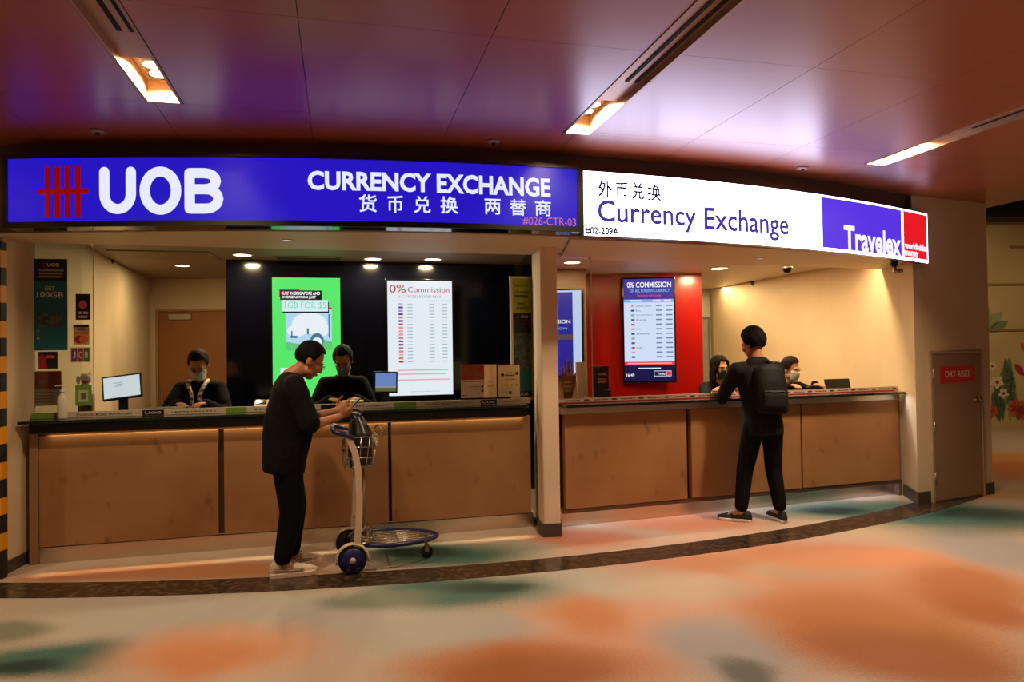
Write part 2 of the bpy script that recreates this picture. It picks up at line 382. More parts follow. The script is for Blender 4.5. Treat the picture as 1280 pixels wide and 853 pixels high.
pil = struct(MB().prism([(.215, 5.95), (.245, 5.83), (.385, 5.85), (.425, 6.62), (.20, 6.62)], 0, 2.5).build('wall_pillar', PINKWALL, bevel=.012), 'pale pillar between the two shop counters')
struct(MB().prism([(.20, 5.945), (.236, 5.815), (.397, 5.835), (.40, 6.05), (.20, 6.15)], 0, .11).build('baseboard_pillar', SKIRT, bevel=.004))
# white shop interior
struct(MB().prism([(.302, 6.62), (.342, 6.62), (.084, 9.5), (.044, 9.5)], 0, 2.54).build('wall_side', RED), 'red side wall of the white shop')
struct(MB().prism([(.14, 8.934), (2.50, 9.12), (2.50, 9.24), (.14, 9.054)], 0, 2.54).build('wall_red', RED), 'glossy red wall behind the white shop counter')
wr = struct(MB().prism([(3.95, 6.83), (4.99, 7.28), (5.3, 12.2), (3.36, 12.2), (3.30, 11.4), (3.95, 8.6), (4.09, 7.7), (4.06, 7.26)], 0, CZ-.002).build('wall_right', CREAM), 'cream column and side wall at right with the riser door')
struct(MB().prism([(1.9, 11.6), (3.5, 11.6), (3.5, 11.7), (1.9, 11.7)], 0, 2.54).build('wall_rear', mat('pale_grey_green', (196, 200, 184), rough=.6)), 'pale wall far behind the white shop')
struct(MB().box(1.6, 1.7, 9.2, 11.7, 0, 2.54).build('wall_rear', CREAM), 'cream wall behind the red wall')
CF = Frame(3.95, 6.83, (7.28-6.83)/(4.99-3.95))
struct(MB().prism([tuple(CF(-.012, -.012, 0))[:2], tuple(CF(.17, -.012, 0))[:2], tuple(CF(.17, .0, 0))[:2], tuple(CF(.0, .0, 0))[:2], (4.06, 7.26), (4.046, 7.262)], 0, .12).build('baseboard_right', SKIRT))
struct(MB().prism([tuple(CF(.985, -.012, 0))[:2], tuple(CF(1.145, -.012, 0))[:2], tuple(CF(1.145, .1, 0))[:2], tuple(CF(.985, .0, 0))[:2]], 0, .12).build('baseboard_right', SKIRT))
# mural wall far right and the dark edge above it
MW = Frame(7.6, 12.9, .1)
mural = struct(MB().prism([tuple(MW(0, 0, 0))[:2], tuple(MW(7, 0, 0))[:2], tuple(MW(7, .2, 0))[:2], tuple(MW(0, .2, 0))[:2]], 0, 4.2).build('wall_mural', mat('mural_cream', (214, 186, 136), rough=.6, noise=(.8, (200, 168, 118), .35, .7))), 'far beige wall with a painted flower mural')
struct(MB().prism([tuple(MW(0, -.5, 0))[:2], tuple(MW(7, -.5, 0))[:2], tuple(MW(7, -.01, 0))[:2], tuple(MW(0, -.01, 0))[:2]], 3.86, 4.2).build('trim_2', mat('black_edge', (14, 11, 9), rough=.6)), 'black edge above the mural wall')
struct(MB().box(-12, -8, -10, 20, 0, 4.2).build('wall_far_left', CREAM), 'wall closing the concourse at left')
struct(MB().box(-12, 18, -10.4, -10, 0, 4.2).build('wall_behind', CREAM), 'wall behind the viewer')

# ---- doors
def door(name, label, fr, s0, s1, h, m, fm, lab=None):
    r = bpy.data.objects.new(name, None); COL.objects.link(r); r.location = fr(s0, 0, 0); r.rotation_euler = (0, 0, fr.a); struct(r, label)
    w_ = s1-s0
    MB().box(0, w_, -.014, -.002, .012, h).build('door_leaf', m, r, bevel=.003)
    MB().box(-.035, -.004, -.020, -.001, 0, h+.035).box(w_+.004, w_+.03, -.020, -.001, 0, h+.035).box(-.004, w_+.004, -.020, -.001, h+.006, h+.035).build('door_frame', fm, r, bevel=.003)
    return r, w_
sA = CF.hit(1166, 540)[0]; sB = CF.hit(1226, 540)[0]; hD = CF.hit(1190, 443)[1]
DOORM = mat('taupe_door', (148, 116, 90), rough=.45)
d1, dw = door('door_1', 'narrow taupe riser door with a red sign on the right column', CF, sA, sB, hD, DOORM, mat('door_frame_paint', (170, 146, 118), rough=.5))
def dl(px, py): q = CF.hit(px, py); return q[0]-sA, q[1]
x0, z1 = dl(1173, 458); x1, z0 = dl(1217, 477)
plate = MB().box(x0, x1, -.018, -.0142, z0, z1).build('sign_plate', mat('red_sign', (196, 22, 18), rough=.35), d1)
P = Panel(None, x1-x0, z1-z0, z0, -.0182, Matrix.Translation(((x0+x1)/2, 0, 0)), parent=plate)
P.text('DRY RISER', .14, .3, .87, .68, WHITE, bold=.005, e=.001)
kx, kz = dl(1218, 499)
MB().lathe([(.03, 0), (.03, .006), (.012, .008), (.012, .03), (.026, .04), (.028, .055), (.018, .066), (0, .068)], Matrix.Translation((kx, -.0142, kz)) @ Matrix.Rotation(PI/2, 4, 'X')).build('door_knob', mat('brass_knob', (190, 160, 110), rough=.2, metal=1), d1, smooth=True)
for z in (.25, .75, 1.28): MB().tube([(-.003, -.022, z-.045), (-.003, -.022, z+.045)], .008).build('hinge', STEEL, d1, smooth=True)
# staff door at the back of the blue shop
BK = Frame(-5.6, 8.85, .0333)
s0 = BK.hit(199, 440)[0]; h2 = BK.hit(240, 390)[1]
d2, dw2 = door('door_2', 'brown staff door at the back of the blue shop', BK, s0, s0+1.05, h2, mat('brown_door', (158, 104, 56), rough=.5), mat('brown_door_frame', (176, 132, 84), rough=.5))
MB().box(.14, .42, -.05, -.0145, h2-.10, h2-.03).build('door_closer', mat('grey_closer', (190, 176, 150), rough=.4), d2, bevel=.004)
MB().box(.03, .05, -.04, -.0145, .95, 1.2).build('door_handle', STEEL, d2, bevel=.004)
RW = Frame(1.9, 11.6, 0)
s0 = RW.hit(884, 440)[0]
d3, _ = door('door_3', 'grey door far behind the white shop counter', RW, s0-.75, s0+.02, 2.05, mat('grey_door', (150, 146, 130), rough=.5), mat('grey_door_frame', (120, 112, 96), rough=.5))

# ---- mural on the far wall: shelf-like lines, leaves, blossoms
def mw(px, py): return MW.hit(px, py)
for k, py in enumerate((309, 356, 413)):
    s0, z = mw(1232 if k else 1262, py); MB().box(s0, s0+3, -.02, -.002, z-.02, z+.02).build('panel_line', mat('mural_line', (150, 118, 78), rough=.7), mural, world=False).matrix_local = Matrix.Translation(MW(0, 0, 0)) @ Matrix.Rotation(MW.a, 4, 'Z')
MWM = Matrix.Translation(MW(0, 0, 0)) @ Matrix.Rotation(MW.a, 4, 'Z')
def flat(name, pts, m, e):
    b = MB(); n = len(pts); b.add([(s, -e, z) for s, z in pts] + [(s, -.001, z) for s, z in pts], [tuple(range(n))] + [(i, n+i, n+(i+1) % n, (i+1) % n) for i in range(n)])
    o = b.build(name, m, mural); o.matrix_local = MWM; return o
def leaf(px0, py0, px1, py1, wpx, m, e=.006):
    a = mw(px0, py0); c = mw(px1, py1); d = Vector((c[0]-a[0], c[1]-a[1])); nn = Vector((-d.y, d.x)).normalized()*wpx*.0155; pts = []
    for k in range(9): f = k/8; pts.append((a[0]+d.x*f-nn.x*math.sin(PI*f)**.8, a[1]+d.y*f-nn.y*math.sin(PI*f)**.8))
    for k in range(7, 0, -1): f = k/8; pts.append((a[0]+d.x*f+nn.x*math.sin(PI*f)**.8, a[1]+d.y*f+nn.y*math.sin(PI*f)**.8))
    return flat('leaf', pts, m, e)
LG = [mat('mural_leaf_a', (120, 134, 96), rough=.7), mat('mural_leaf_b', (84, 104, 74), rough=.7), mat('mural_leaf_c', (158, 160, 120), rough=.7)]
for a in [(1232, 412, 1252, 390, 7, LG[2]), (1234, 415, 1260, 402, 6, LG[0]), (1232, 408, 1236, 384, 5, LG[2]), (1250, 520, 1262, 446, 10, LG[0]), (1268, 522, 1256, 448, 8, LG[1]), (1254, 526, 1244, 470, 6, LG[1]),
          (1250, 528, 1240, 490, 5, LG[1]), (1262, 528, 1268, 470, 5, LG[2]), (1272, 526, 1278, 500, 6, LG[1]), (1238, 528, 1234, 500, 4, LG[1]), (1280, 470, 1268, 455, 4, mat('mural_red', (170, 44, 34), rough=.7)), (1282, 440, 1276, 428, 3, mat('mural_orange', (214, 100, 40), rough=.7))]: leaf(*a)
def blossom(px, py, r, m, cm, n=5):
    for k in range(n):
        a = 2*PI*k/n+.3; leaf(px, py, px+r*math.cos(a), py+r*math.sin(a), r*.34, m, .009).name = 'petal'
    s, z = mw(px, py); flat('blossom_centre', [(s+r*.004*math.cos(t*PI/4), z+r*.004*math.sin(t*PI/4)) for t in range(8)], cm, .012)
MWh = mat('mural_white', (226, 206, 170), rough=.7); MO = mat('mural_coral', (206, 92, 60), rough=.7); MR = MATS['mural_red']
for a in [(1246, 478, 9, MWh, MR), (1240, 458, 6, MWh, MR), (1254, 492, 7, MWh, MR), (1270, 510, 12, MO, MR, 7), (1240, 514, 8, MO, MR, 6), (1278, 516, 9, MO, MR, 6)]: blossom(*a)

# ---- striped tape post at far left
r = thing('striped_post', 'black and yellow diagonal striped post at the far left edge', 'post', (-3.705, 4.945, 0), 0)
MB().box(-.2, .095, -.03, .03, 0, 2.38).build('post_body', mat('post_black', (22, 18, 14), rough=.6), r)
YEL = mat('tape_yellow', (226, 150, 20), rough=.5)
for k in range(9):
    z = .10+k*.25; MB().add([(-.2, -.032, z), (.097, -.032, z+.1), (.097, -.032, z+.22), (-.2, -.032, z+.12), (.097, .03, z+.1), (.097, .03, z+.22)], [(0, 1, 2, 3), (1, 4, 5, 2)]).build('yellow_stripe', YEL, r)

# ================================================================== LIT SIGNS
BLUEF = em('sign_blue', (36, 22, 196), 1.15); WHITEF = em('sign_white', (222, 218, 255), 8.0); LET = em('sign_letter', (228, 232, 255), 1.25)
REDL = em('sign_red', (150, 4, 4), 1.0)
def on_arc(me, th0, z0, R):                    # wraps lettering (x across, z up) on the curved face
    for v in me.vertices: v.co = arcp(th0+v.co.x/R, R, z0+v.co.z)
    return me
def sign_text(root, s, px0, py0, px1, py1, R, m, bold=0., name='lettering', shear=0, strike=0):
    xm = (px0+px1)/2; ym = (py0+py1)/2
    t0, _ = arc_hit(px0, ym, R); t1, _ = arc_hit(px1, ym, R); z1 = arc_hit(xm, py0, R)[1]; z0 = arc_hit(xm, py1, R)[1]
    return link(on_arc(text_mesh(s, bold, (t1-t0)*R, z1-z0, shear, strike), t0, z0, R), name, m, root, world=True)
def arcplate(ta, tb, z0, z1, R0, R1, n=30): return arcwall(R0, R1, z0, z1, ta, tb, n)
# blue sign
Rs = 12.45
ta, _ = arc_hit(3, 240, Rs); tb, _ = arc_hit(727, 250, Rs); zt, zb = 2.920, 2.428
sg = thing('lit_sign', 'long blue lit sign with a red stripe emblem and white lettering', 'sign', arcp((ta+tb)/2, Rs, zb), (ta+tb)/2)
arcplate(ta, tb, zb, zt, 12.305, Rs-.012).build('sign_box', BLACKG, sg, world=True, auto=True)
fb = .026
b = arcplate(ta, tb, zb, zb+fb+.012, Rs-.012, Rs+.006); b2 = arcplate(ta, tb, zt-fb, zt, Rs-.012, Rs+.006)
b.add(b2.v, b2.f); dt = .035/Rs
for q in ((ta, ta+dt), (tb-dt, tb)):
    b3 = arcplate(q[0], q[1], zb, zt, Rs-.012, Rs+.006, 2); b.add(b3.v, b3.f)
b.build('sign_frame', BLACK, sg, world=True, auto=True)
arcplate(ta+dt, tb-dt, zb+fb+.012, zt-fb, Rs-.012, Rs-.004).build('sign_face', BLUEF, sg, world=True, auto=True)
Rt = Rs-.002
lg = None
zA = arc_hit(80, 208, Rt)[1]; zB = arc_hit(80, 271.5, Rt)[1]
for (a, c) in ((56, 63), (68.2, 75.5), (80.8, 88), (94, 101)):
    o = arcplate(arc_hit(a, 240, Rt)[0], arc_hit(c, 240, Rt)[0], zB, zA, Rt-.001, Rt+.004, 2).build('emblem_bar', REDL, sg, world=True, bevel=.004)
arcplate(arc_hit(46.5, 240, Rt)[0], arc_hit(110.5, 240, Rt)[0], arc_hit(80, 243, Rt)[1], arc_hit(80, 236, Rt)[1], Rt-.001, Rt+.005, 4).build('emblem_bar', REDL, sg, world=True, bevel=.004)
# big rounded letters drawn as thick strokes
def strokes(paths, wdt, px0, px1, pyt, pyb, root, m, closed=()):
    t0 = arc_hit(px0, 240, Rt)[0]; W = (arc_hit(px1, 240, Rt)[0]-t0)*Rt; xm = (px0+px1)/2; z1 = arc_hit(xm, pyt, Rt)[1]; z0 = arc_hit(xm, pyb, Rt)[1]; H = z1-z0
    b = MB()
    for path, cl in paths:
        P_ = [Vector((u*W, v*H)) for u, v in path]; n = len(P_); Lf, Rg = [], []
        for i in range(n):
            a = P_[i-1] if (i or cl) else P_[i]; c = P_[(i+1) % n] if (i < n-1 or cl) else P_[i]
            d = (c-a).normalized(); q = Vector((-d.y, d.x))*wdt/2
            Lf.append(P_[i]+q); Rg.append(P_[i]-q)
        for i in range(n if cl else n-1):
            j = (i+1) % n; b.add([(p.x, 0, p.y) for p in (Rg[i], Rg[j], Lf[j], Lf[i])], [(0, 1, 2, 3)])
        if not cl:
            for p in (P_[0], P_[-1]):
                b.add([(p.x+wdt/2*math.cos(2*PI*k/14), 0, p.y+wdt/2*math.sin(2*PI*k/14)) for k in range(14)], [tuple(range(14))])
    me = bpy.data.meshes.new('letter'); me.from_pydata([tuple(p) for p in b.v], [], b.f); on_arc(me, t0, z0, Rt)
    link(me, 'letter', m, root, world=True)
def arcpts(cx, cy, rx, ry, a0, a1, n=12): return [(cx+rx*math.cos(math.radians(a0+(a1-a0)*i/n)), cy+ry*math.sin(math.radians(a0+(a1-a0)*i/n))) for i in range(n+1)]
sw = .068
strokes([([(.14, .93), (.14, .42)] + arcpts(.5, .42, .36, .34, 180, 360) + [(.86, .93)], False)], sw, 124, 170, 211, 266, sg, LET)
strokes([(arcpts(.5, .5, .37, .42, 0, 360, 30)[:-1], True)], sw, 174, 227, 210, 267, sg, LET)
strokes([([(.15, .06), (.15, .94)], False), ([(.15, .94), (.55, .94)] + arcpts(.55, .74, .30, .20, 90, -90, 8) + [(.15, .54)], False), ([(.3, .54), (.6, .54)] + arcpts(.6, .30, .31, .24, 90, -90, 8) + [(.15, .06)], False)], sw, 230, 277, 213.5, 264, sg, LET)
sign_text(sg, 'CURRENCY', 384.5, 215, 539, 239, Rt, LET, .035)
sign_text(sg, 'EXCHANGE', 546, 220, 688, 244, Rt, LET, .035)
for ch, x0, x1, y0, y1 in (('货', 449, 470.5, 243.5, 265), ('币', 484.5, 503.5, 245, 266), ('兑', 518, 538, 245.5, 266), ('换', 551, 572, 246, 267), ('两', 606, 625.5, 249, 268), ('替', 638, 657.5, 249.5, 269.5), ('商', 669, 688.5, 250.5, 270)):
    sign_text(sg, ch, x0, y0, x1, y1, Rt, LET, 0, 'character', strike=.0016)
sign_text(sg, '#026-CTR-03', 653.5, 272, 720, 283, Rt, em('sign_pink', (214, 120, 150), 1.0), .0)
# white sign
ta, _ = arc_hit(729.5, 250, Rs); tb, _ = arc_hit(1160.5, 300, Rs); zt, zb = 2.890, 2.402
sg2 = thing('lit_sign', 'curved white lit sign with blue lettering and purple and red panels', 'sign', arcp((ta+tb)/2, Rs, zb), (ta+tb)/2)
def tilt(o):                                   # the right end of this sign sits a few centimetres lower
    for v in o.data.vertices:
        th = math.atan2(v.co.x-ARC.x, ARC.y-v.co.y); v.co.z -= .045*max(0, (th-ta)/(tb-ta))**1.5
    return o
tilt(arcplate(ta, tb, zb, zt, 12.385, Rs-.012).build('sign_box', mat('sign_casing', (60, 50, 60), rough=.25), sg2, world=True, auto=True))
tilt(arcplate(ta+.0005, tb-.0005, zb+.004, zt-.004, Rs-.012, Rs-.004).build('sign_face', WHITEF, sg2, world=True, auto=True))
p0 = arc_hit(1028, 280, Rt)[0]; p1 = arc_hit(1126.5, 280, Rt)[0]; p2 = arc_hit(1129.5, 280, Rt)[0]; p3 = arc_hit(1158, 280, Rt)[0]
VIO = em('sign_violet', (86, 50, 220), 1.3); SRED = em('sign_scarlet', (226, 22, 34), 1.3)
tilt(arcplate(p0, p1, zb+.03, zt-.022, Rt-.002, Rt+.001, 10).build('violet_panel', VIO, sg2, world=True))
tilt(arcplate(p2, p3, zb+.03, zt-.022, Rt-.002, Rt+.001, 4).build('red_panel', SRED, sg2, world=True))
LETB = em('sign_letter_blue', (84, 74, 190), .8); LETW = em('sign_letter_white', (240, 236, 255), 1.4)
for ch, x0, x1, y0, y1 in (('外', 748, 765, 225.5, 246), ('币', 770, 784.5, 228, 248), ('兑', 790, 805, 229, 249), ('换', 809.5, 826, 231, 251)):
    sign_text(sg2, ch, x0, y0, x1, y1, Rt, em('sign_letter_thin', (40, 30, 90), .3), 0, 'character', strike=.0022)
sign_text(sg2, 'Currency', 747, 253, 870.5, 288.5, Rt, LETB, .017)
sign_text(sg2, 'Exchange', 880.5, 263, 986, 299, Rt, LETB, .017)
sign_text(sg2, '#02-209A', 731.5, 284.5, 773, 294, Rt, em('sign_letter_black', (14, 12, 24), .2), 0, strike=.0024)
tilt(sign_text(sg2, 'Travelex', 1055, 282, 1126, 313, Rt+.003, LETW, .03))
tilt(sign_text(sg2, 'worldwide', 1130.8, 299, 1157, 307.5, Rt+.003, LETW, .045))
tilt(sign_text(sg2, 'money', 1130.8, 309, 1148, 318, Rt+.003, LETW, .045))

# ================================================================== COUNTERS
WT = 1.085                                     # worktop height
def ff(o, fr): o.matrix_parent_inverse = Matrix(); return o
# --- blue shop
c1 = thing('service_counter', 'long wood panelled counter under the blue sign', 'counter', UF(0, 0, 0), UF.a, 'service counters')
MB().box(.03, 3.80, .06, .56, .12, .985).build('carcass', mat('counter_dark', (70, 48, 30), rough=.6), c1)
for a, c in ((.0, 1.262), (1.305, 2.598), (2.625, 3.84)): MB().box(a, c, .0, .059, .125, .965).build('front_panel', WOOD, c1, bevel=.003)
MB().box(0, 3.86, .008, .06, 0, .118).build('kick_plate', STEEL, c1)
MB().prism([(-.06, -.01), (-.004, -.01), (.026, .56), (-.02, .56)], .0, .985).build('end_panel', mat('counter_end', (150, 112, 78), rough=.5), c1)
MB().box(0, 3.84, .02, .058, .967, .984).build('light_rail', mat('light_rail', (200, 150, 90), rough=.5), c1)
t1 = thing('worktop', 'black stone worktop of the counter under the blue sign', 'worktop', UF(0, 0, 0), UF.a, 'counter worktops')
MB().prism([(-.03, -.10), (3.78, -.10), (3.78, .58), (.0, .58)], .990, 1.062).build('stone_slab', GRAN, t1, bevel=.003)
MB().prism([(-.10, -.11), (3.80, -.11), (3.80, .60), (.0, .60)], 1.0635, WT).build('glass_top', mat('green_glass_top', (26, 40, 32), rough=.06, spec=.7), t1, bevel=.003)
area('counter_led', UF(1.92, -.012, .988), 3.7, 3.4, WARM2, (math.radians(-8), 0, UF.a), .02, math.radians(140))
area('counter_led', UF(1.92, -.06, .985), 3.7, 1.3, WARM2, (math.radians(-14), 0, UF.a), .012, math.radians(9))  # narrow second strip, added to imitate the reflected bright line on the floor
# --- white shop
c2 = thing('service_counter', 'long wood panelled counter with steel band under the white sign', 'counter', TF(0, 0, 0), TF.a, 'service counters')
MB().box(.03, 3.77, .06, .56, .165, .985).build('carcass', mat('counter_dark', (70, 48, 30), rough=.6), c2)
for a, c in ((.02, 1.235), (1.285, 2.52), (2.54, 3.76)): MB().box(a, c, .0, .059, .17, .995).build('front_panel', WOOD, c2, bevel=.003)
MB().box(0.0, 3.80, .010, .058, .13, .166).build('lower_rail', mat('bronze_rail', (104, 80, 60), rough=.35, metal=.5), c2)
MB().box(0, 3.82, .09, .14, 0, .164).build('kick_plate', STEEL, c2)
MB().box(-.012, 3.78, -.004, .058, .998, 1.056).build('steel_band', mat('satin_steel', (200, 192, 184), rough=.28, metal=.75), c2, bevel=.003)
MB().box(3.77, 3.80, .02, .56, .0, .985).build('end_panel', mat('counter_end2', (120, 96, 84), rough=.4), c2)
t2 = thing('worktop', 'thin dark worktop of the counter under the white sign', 'worktop', TF(0, 0, 0), TF.a, 'counter worktops')
MB().prism([(-.01, -.12), (3.735, -.12), (3.80, .0), (3.82, .60), (.03, .60)], 1.062, WT).build('glass_top', mat('dark_glass_top', (30, 24, 22), rough=.08, spec=.6), t2, bevel=.003)
area('counter_led', TF(1.88, -.055, 1.058), 3.7, 8, COOL, (math.radians(-40), 0, TF.a), .02, math.radians(110))
area('kick_led', TF(1.9, .072, .126), 3.7, 2.5, (.75, .82, 1.0), (math.radians(-12), 0, TF.a), .02, math.radians(150))

# --- low printed rails along the counter edges
def rail(fr, s0, s1, d, h, segs, label, name='counter_rail', z=WT):
    r = thing(name, label, 'price rail', fr((s0+s1)/2, d, z), fr.a)
    MB().box(-(s1-s0)/2, (s1-s0)/2, 0, .02, 0, h).build('rail_body', mat('rail_body', (196, 178, 150), rough=.5), r)
    P = Panel(r, s1-s0, h, 0, -.001)
    for u0, u1, m, txt, tm in segs:
        P.rect('rail_print', u0, .06, u1, .94, m)
        if txt:
            k = .12*(u1-u0); P.text(txt, u0+k, .34, u1-k, .74, tm, bold=.01)
    return r, P
GRN = mat('rail_green', (110, 150, 50), rough=.5); RPK = mat('rail_cream', (206, 188, 164), rough=.5); RBK = mat('rail_black', (22, 20, 24), rough=.4); INK = mat('print_ink', (52, 40, 36), rough=.6); REDP = mat('print_red', (176, 24, 30), rough=.5)
def us(px, d): return UF.hit(px, 511, d)[0]
dR = .10; rl0, rl1 = us(39, dR), us(663, dR); W_ = rl1-rl0
def uu(px): return (us(px, dR)-rl0)/W_
r_, Pr = rail(UF, rl0, rl1, dR, .047, [(0, uu(75), GRN, None, None), (uu(84), uu(176), RPK, 'STANDARD MOBILE PREPAID CARD', INK), (uu(178), uu(205), RBK, 'UOB', PAPER), (uu(206), uu(281), RPK, None, None), (uu(282), uu(308), GRN, None, None), (uu(309), uu(400), RPK, None, None), (uu(401), uu(430), RBK, None, None), (uu(431), uu(492), RPK, None, None), (uu(493), uu(520), GRN, None, None), (uu(521), uu(600), RPK, 'STANDARD MOBILE PREPAID CARD', INK), (uu(601), uu(621), RBK, 'UOB', PAPER), (uu(622), uu(663), RPK, None, None)],
     'low printed rail in cream, green and black along the blue shop counter')
for a, c in ((214, 272), (318, 390), (436, 486), (626, 660)):
    Pr.bars('print_line', [(uu(a+k*(c-a)/12), .4, uu(a+(k+.62)*(c-a)/12), .66) for k in range(12)], INK)
def tsx(px, d): return TF.hit(px, 492, d)[0]
rl0, rl1 = tsx(697, dR), tsx(1124, dR); W2 = rl1-rl0
def ut(px): return (tsx(px, dR)-rl0)/W2
r_, Pr = rail(TF, rl0, rl1, dR, .042, [(0, 1, RPK, None, None)], 'low printed rail in cream and red along the white shop counter')
Pr.rect('red_line', 0, .80, 1, 1, REDP, .002); Pr.rect('red_line', 0, 0, 1, .10, REDP, .002)
for k in range(14):
    u = .02+k*.07; Pr.bars('print_line', [(u+j*.006, .34, u+j*.006+.0045, .58) for j in range(6)], INK, .002); Pr.disc('print_logo', u+.052, .46, .008, .2, INK, .002, 12)

# ---- glass side screens on top bars
def bar(name, a, c, label, extra=None):
    pass
def glass_screen(fr, s0, s1, d, z1, label, blabel):
    r = thing('glass_screen', label, 'glass screen', fr((s0+s1)/2, d, WT), fr.a, 'clear counter screens')
    hw = (s1-s0)/2
    MB().box(-hw, hw, 0, .008, .0, z1-WT).build('pane', GLASS, r)
    MB().tube([(-hw, .004, z1-WT+.02), (hw, .004, z1-WT+.02)], .008).tube([(hw-.012, .004, z1-WT+.02), (hw-.012, .004, z1-WT-.02)], .011).build('top_rod', mat('rod_steel', (240, 220, 180), rough=.25, metal=.6), r, smooth=True)
    MB().box(hw-.004, hw, -.002, .010, 0, z1-WT-.02).build('polished_edge', mat('glass_edge', (214, 206, 176), rough=.2), r)
    for x in (-hw+.05, hw-.06): MB().box(x-.02, x+.02, -.012, .02, 0, .04).build('clamp', CHROME, r, bevel=.003)
    return r
gd = .16
gs0, gs1 = -.085, UF.hit(117, 400, gd)[0]; gz = UF.hit(80, 305, gd)[1]
glass_screen(UF, gs0, gs1, gd, gz, 'clear side screen with stickers at the left end of the counter', '')
hs0, hs1 = TF.hit(699, 400, gd)[0], TF.hit(740, 400, gd)[0]; hz = TF.hit(720, 322, gd)[1]
glass_screen(TF, hs0, hs1, gd, hz, 'clear side screen beside the pillar on the white shop counter', '')

# ---- posters and stickers on the left screen
def poster(fr, d, px0, py0, px1, py1, m, label, cat='poster', name='poster', group=None, th=.003):
    s0, z1 = fr.hit(px0, py0, d); s1, z0 = fr.hit(px1, py1, d)
    r = thing(name, label, cat, fr((s0+s1)/2, d, z0), fr.a, group)
    MB().box(-(s1-s0)/2, (s1-s0)/2, 0, th, 0, z1-z0).build('sheet', m, r)
    return r, Panel(r, s1-s0, z1-z0, 0, 0)
sd = gd-.006
TEALP = mat('poster_teal', (20, 96, 112), rough=.45); NAVP = mat('poster_navy', (20, 18, 34), rough=.45)
r, P = poster(UF, sd, 42.5, 323.5, 84.5, 438, TEALP, 'tall teal and black poster reading get 100GB on the side screen')
P.rect('black_header', 0, 0, 1, .245, NAVP, .001)
P.text('UOB', .40, .045, .76, .085, PAPER, .01); P.bars('emblem', [(.27+k*.03, .04, .285+k*.03, .09) for k in range(4)], REDP)
P.bars('print_line', [(.12+.03*(k % 2), .115+.035*k, .9-.04*k, .135+.035*k) for k in range(3)], mat('print_grey', (150, 140, 140), rough=.6))
P.text('GET', .32, .30, .62, .345, PAPER, .012); P.text('100GB', .08, .36, .88, .425, PAPER, .012)
P.rect('photo', .1, .59, .85, .745, mat('poster_photo', (96, 104, 96), rough=.6, noise=(30, (40, 70, 80), .4, .6))); P.disc('green_dot', .12, .79, .04, .014, GRN); P.disc('green_dot', .12, .87, .04, .014, mat('tick', (180, 180, 70), rough=.5))
r, P = poster(UF, sd, 48, 440, 72, 461, mat('card_dark', (26, 22, 40), rough=.4), 'small red and navy card sticker below the teal poster', 'sticker', 'sticker')
P.rect('red_shape', 0, 0, 0, 0, REDP, .0015, [(.02, .98), (.45, .98), (.4, .4), (.2, .1), (.05, .3)]); P.rect('print_line', .42, .22, .85, .38, mat('print_orange', (214, 90, 40), rough=.5))
r, P = poster(UF, sd, 94.5, 367.5, 113, 400, mat('card_purple', (30, 20, 40), rough=.4), 'dark sticker with a pink cartoon shape at upper right of the screen', 'sticker', 'sticker')
P.disc('pink_shape', .5, .42, .3, .16, mat('sticker_pink', (220, 110, 130), rough=.5)); P.bars('print_line', [(.15, .68, .45, .78), (.52, .68, .85, .78), (.15, .84, .8, .93)], PAPER)
r, P = poster(UF, sd, 91.5, 406, 111.5, 431, RPK, 'card sticker with overlapping red and orange circles on the side screen', 'sticker', 'sticker')
P.rect('navy_band', .04, .03, .96, .13, NAVP); P.text('VISA', .28, .16, .74, .3, mat('ink_blue', (30, 34, 90), rough=.5), .02); P.rect('orange_band', .03, .36, .97, .5, mat('sticker_orange', (220, 140, 40), rough=.5)); P.disc('red_circle', .38, .74, .3, .21, REDP, .0018); P.disc('orange_circle', .66, .74, .28, .21, mat('sticker_orange2', (230, 130, 30), rough=.5), .0025)
r, P = poster(UF, sd, 88, 434.5, 113, 453, RPK, 'three letter sticker with violet, red and green blocks on the side screen', 'sticker', 'sticker')
for k, (c, l) in enumerate((((96, 60, 110), 'J'), ((150, 46, 60), 'C'), ((70, 110, 56), 'B'))):
    P.rect('colour_block', .05+.31*k, .06, .33+.31*k, .94, mat('jcb%d' % k, c, rough=.5)); P.text(l, .12+.31*k, .28, .26+.31*k, .72, PAPER, .02)
r, P = poster(UF, sd, 94, 481.5, 114.5, 507, GRN, 'green square sticker at the foot of the side screen', 'sticker', 'sticker')
P.rect('white_square', .2, .25, .8, .82, mat('sticker_pale', (180, 190, 150), rough=.5)); P.rect('grey_patch', .34, .38, .66, .7, mat('grey_patch', (130, 130, 110), rough=.6))
r, P = poster(UF, sd+.02, 38.5, 464.5, 77, 507, PAPER, 'leaflet with a photo of red food at the left end of the counter', 'leaflet', 'leaflet')
P.rect('food_photo', .0, .0, 1, .52, mat('food_photo', (150, 90, 50), rough=.5, noise=(22, (190, 40, 24), .45, .6))); P.bars('print_line', [(.1, .6+.09*k, .75, .63+.09*k) for k in range(4)], mat('print_grey', (150, 140, 140), rough=.6))
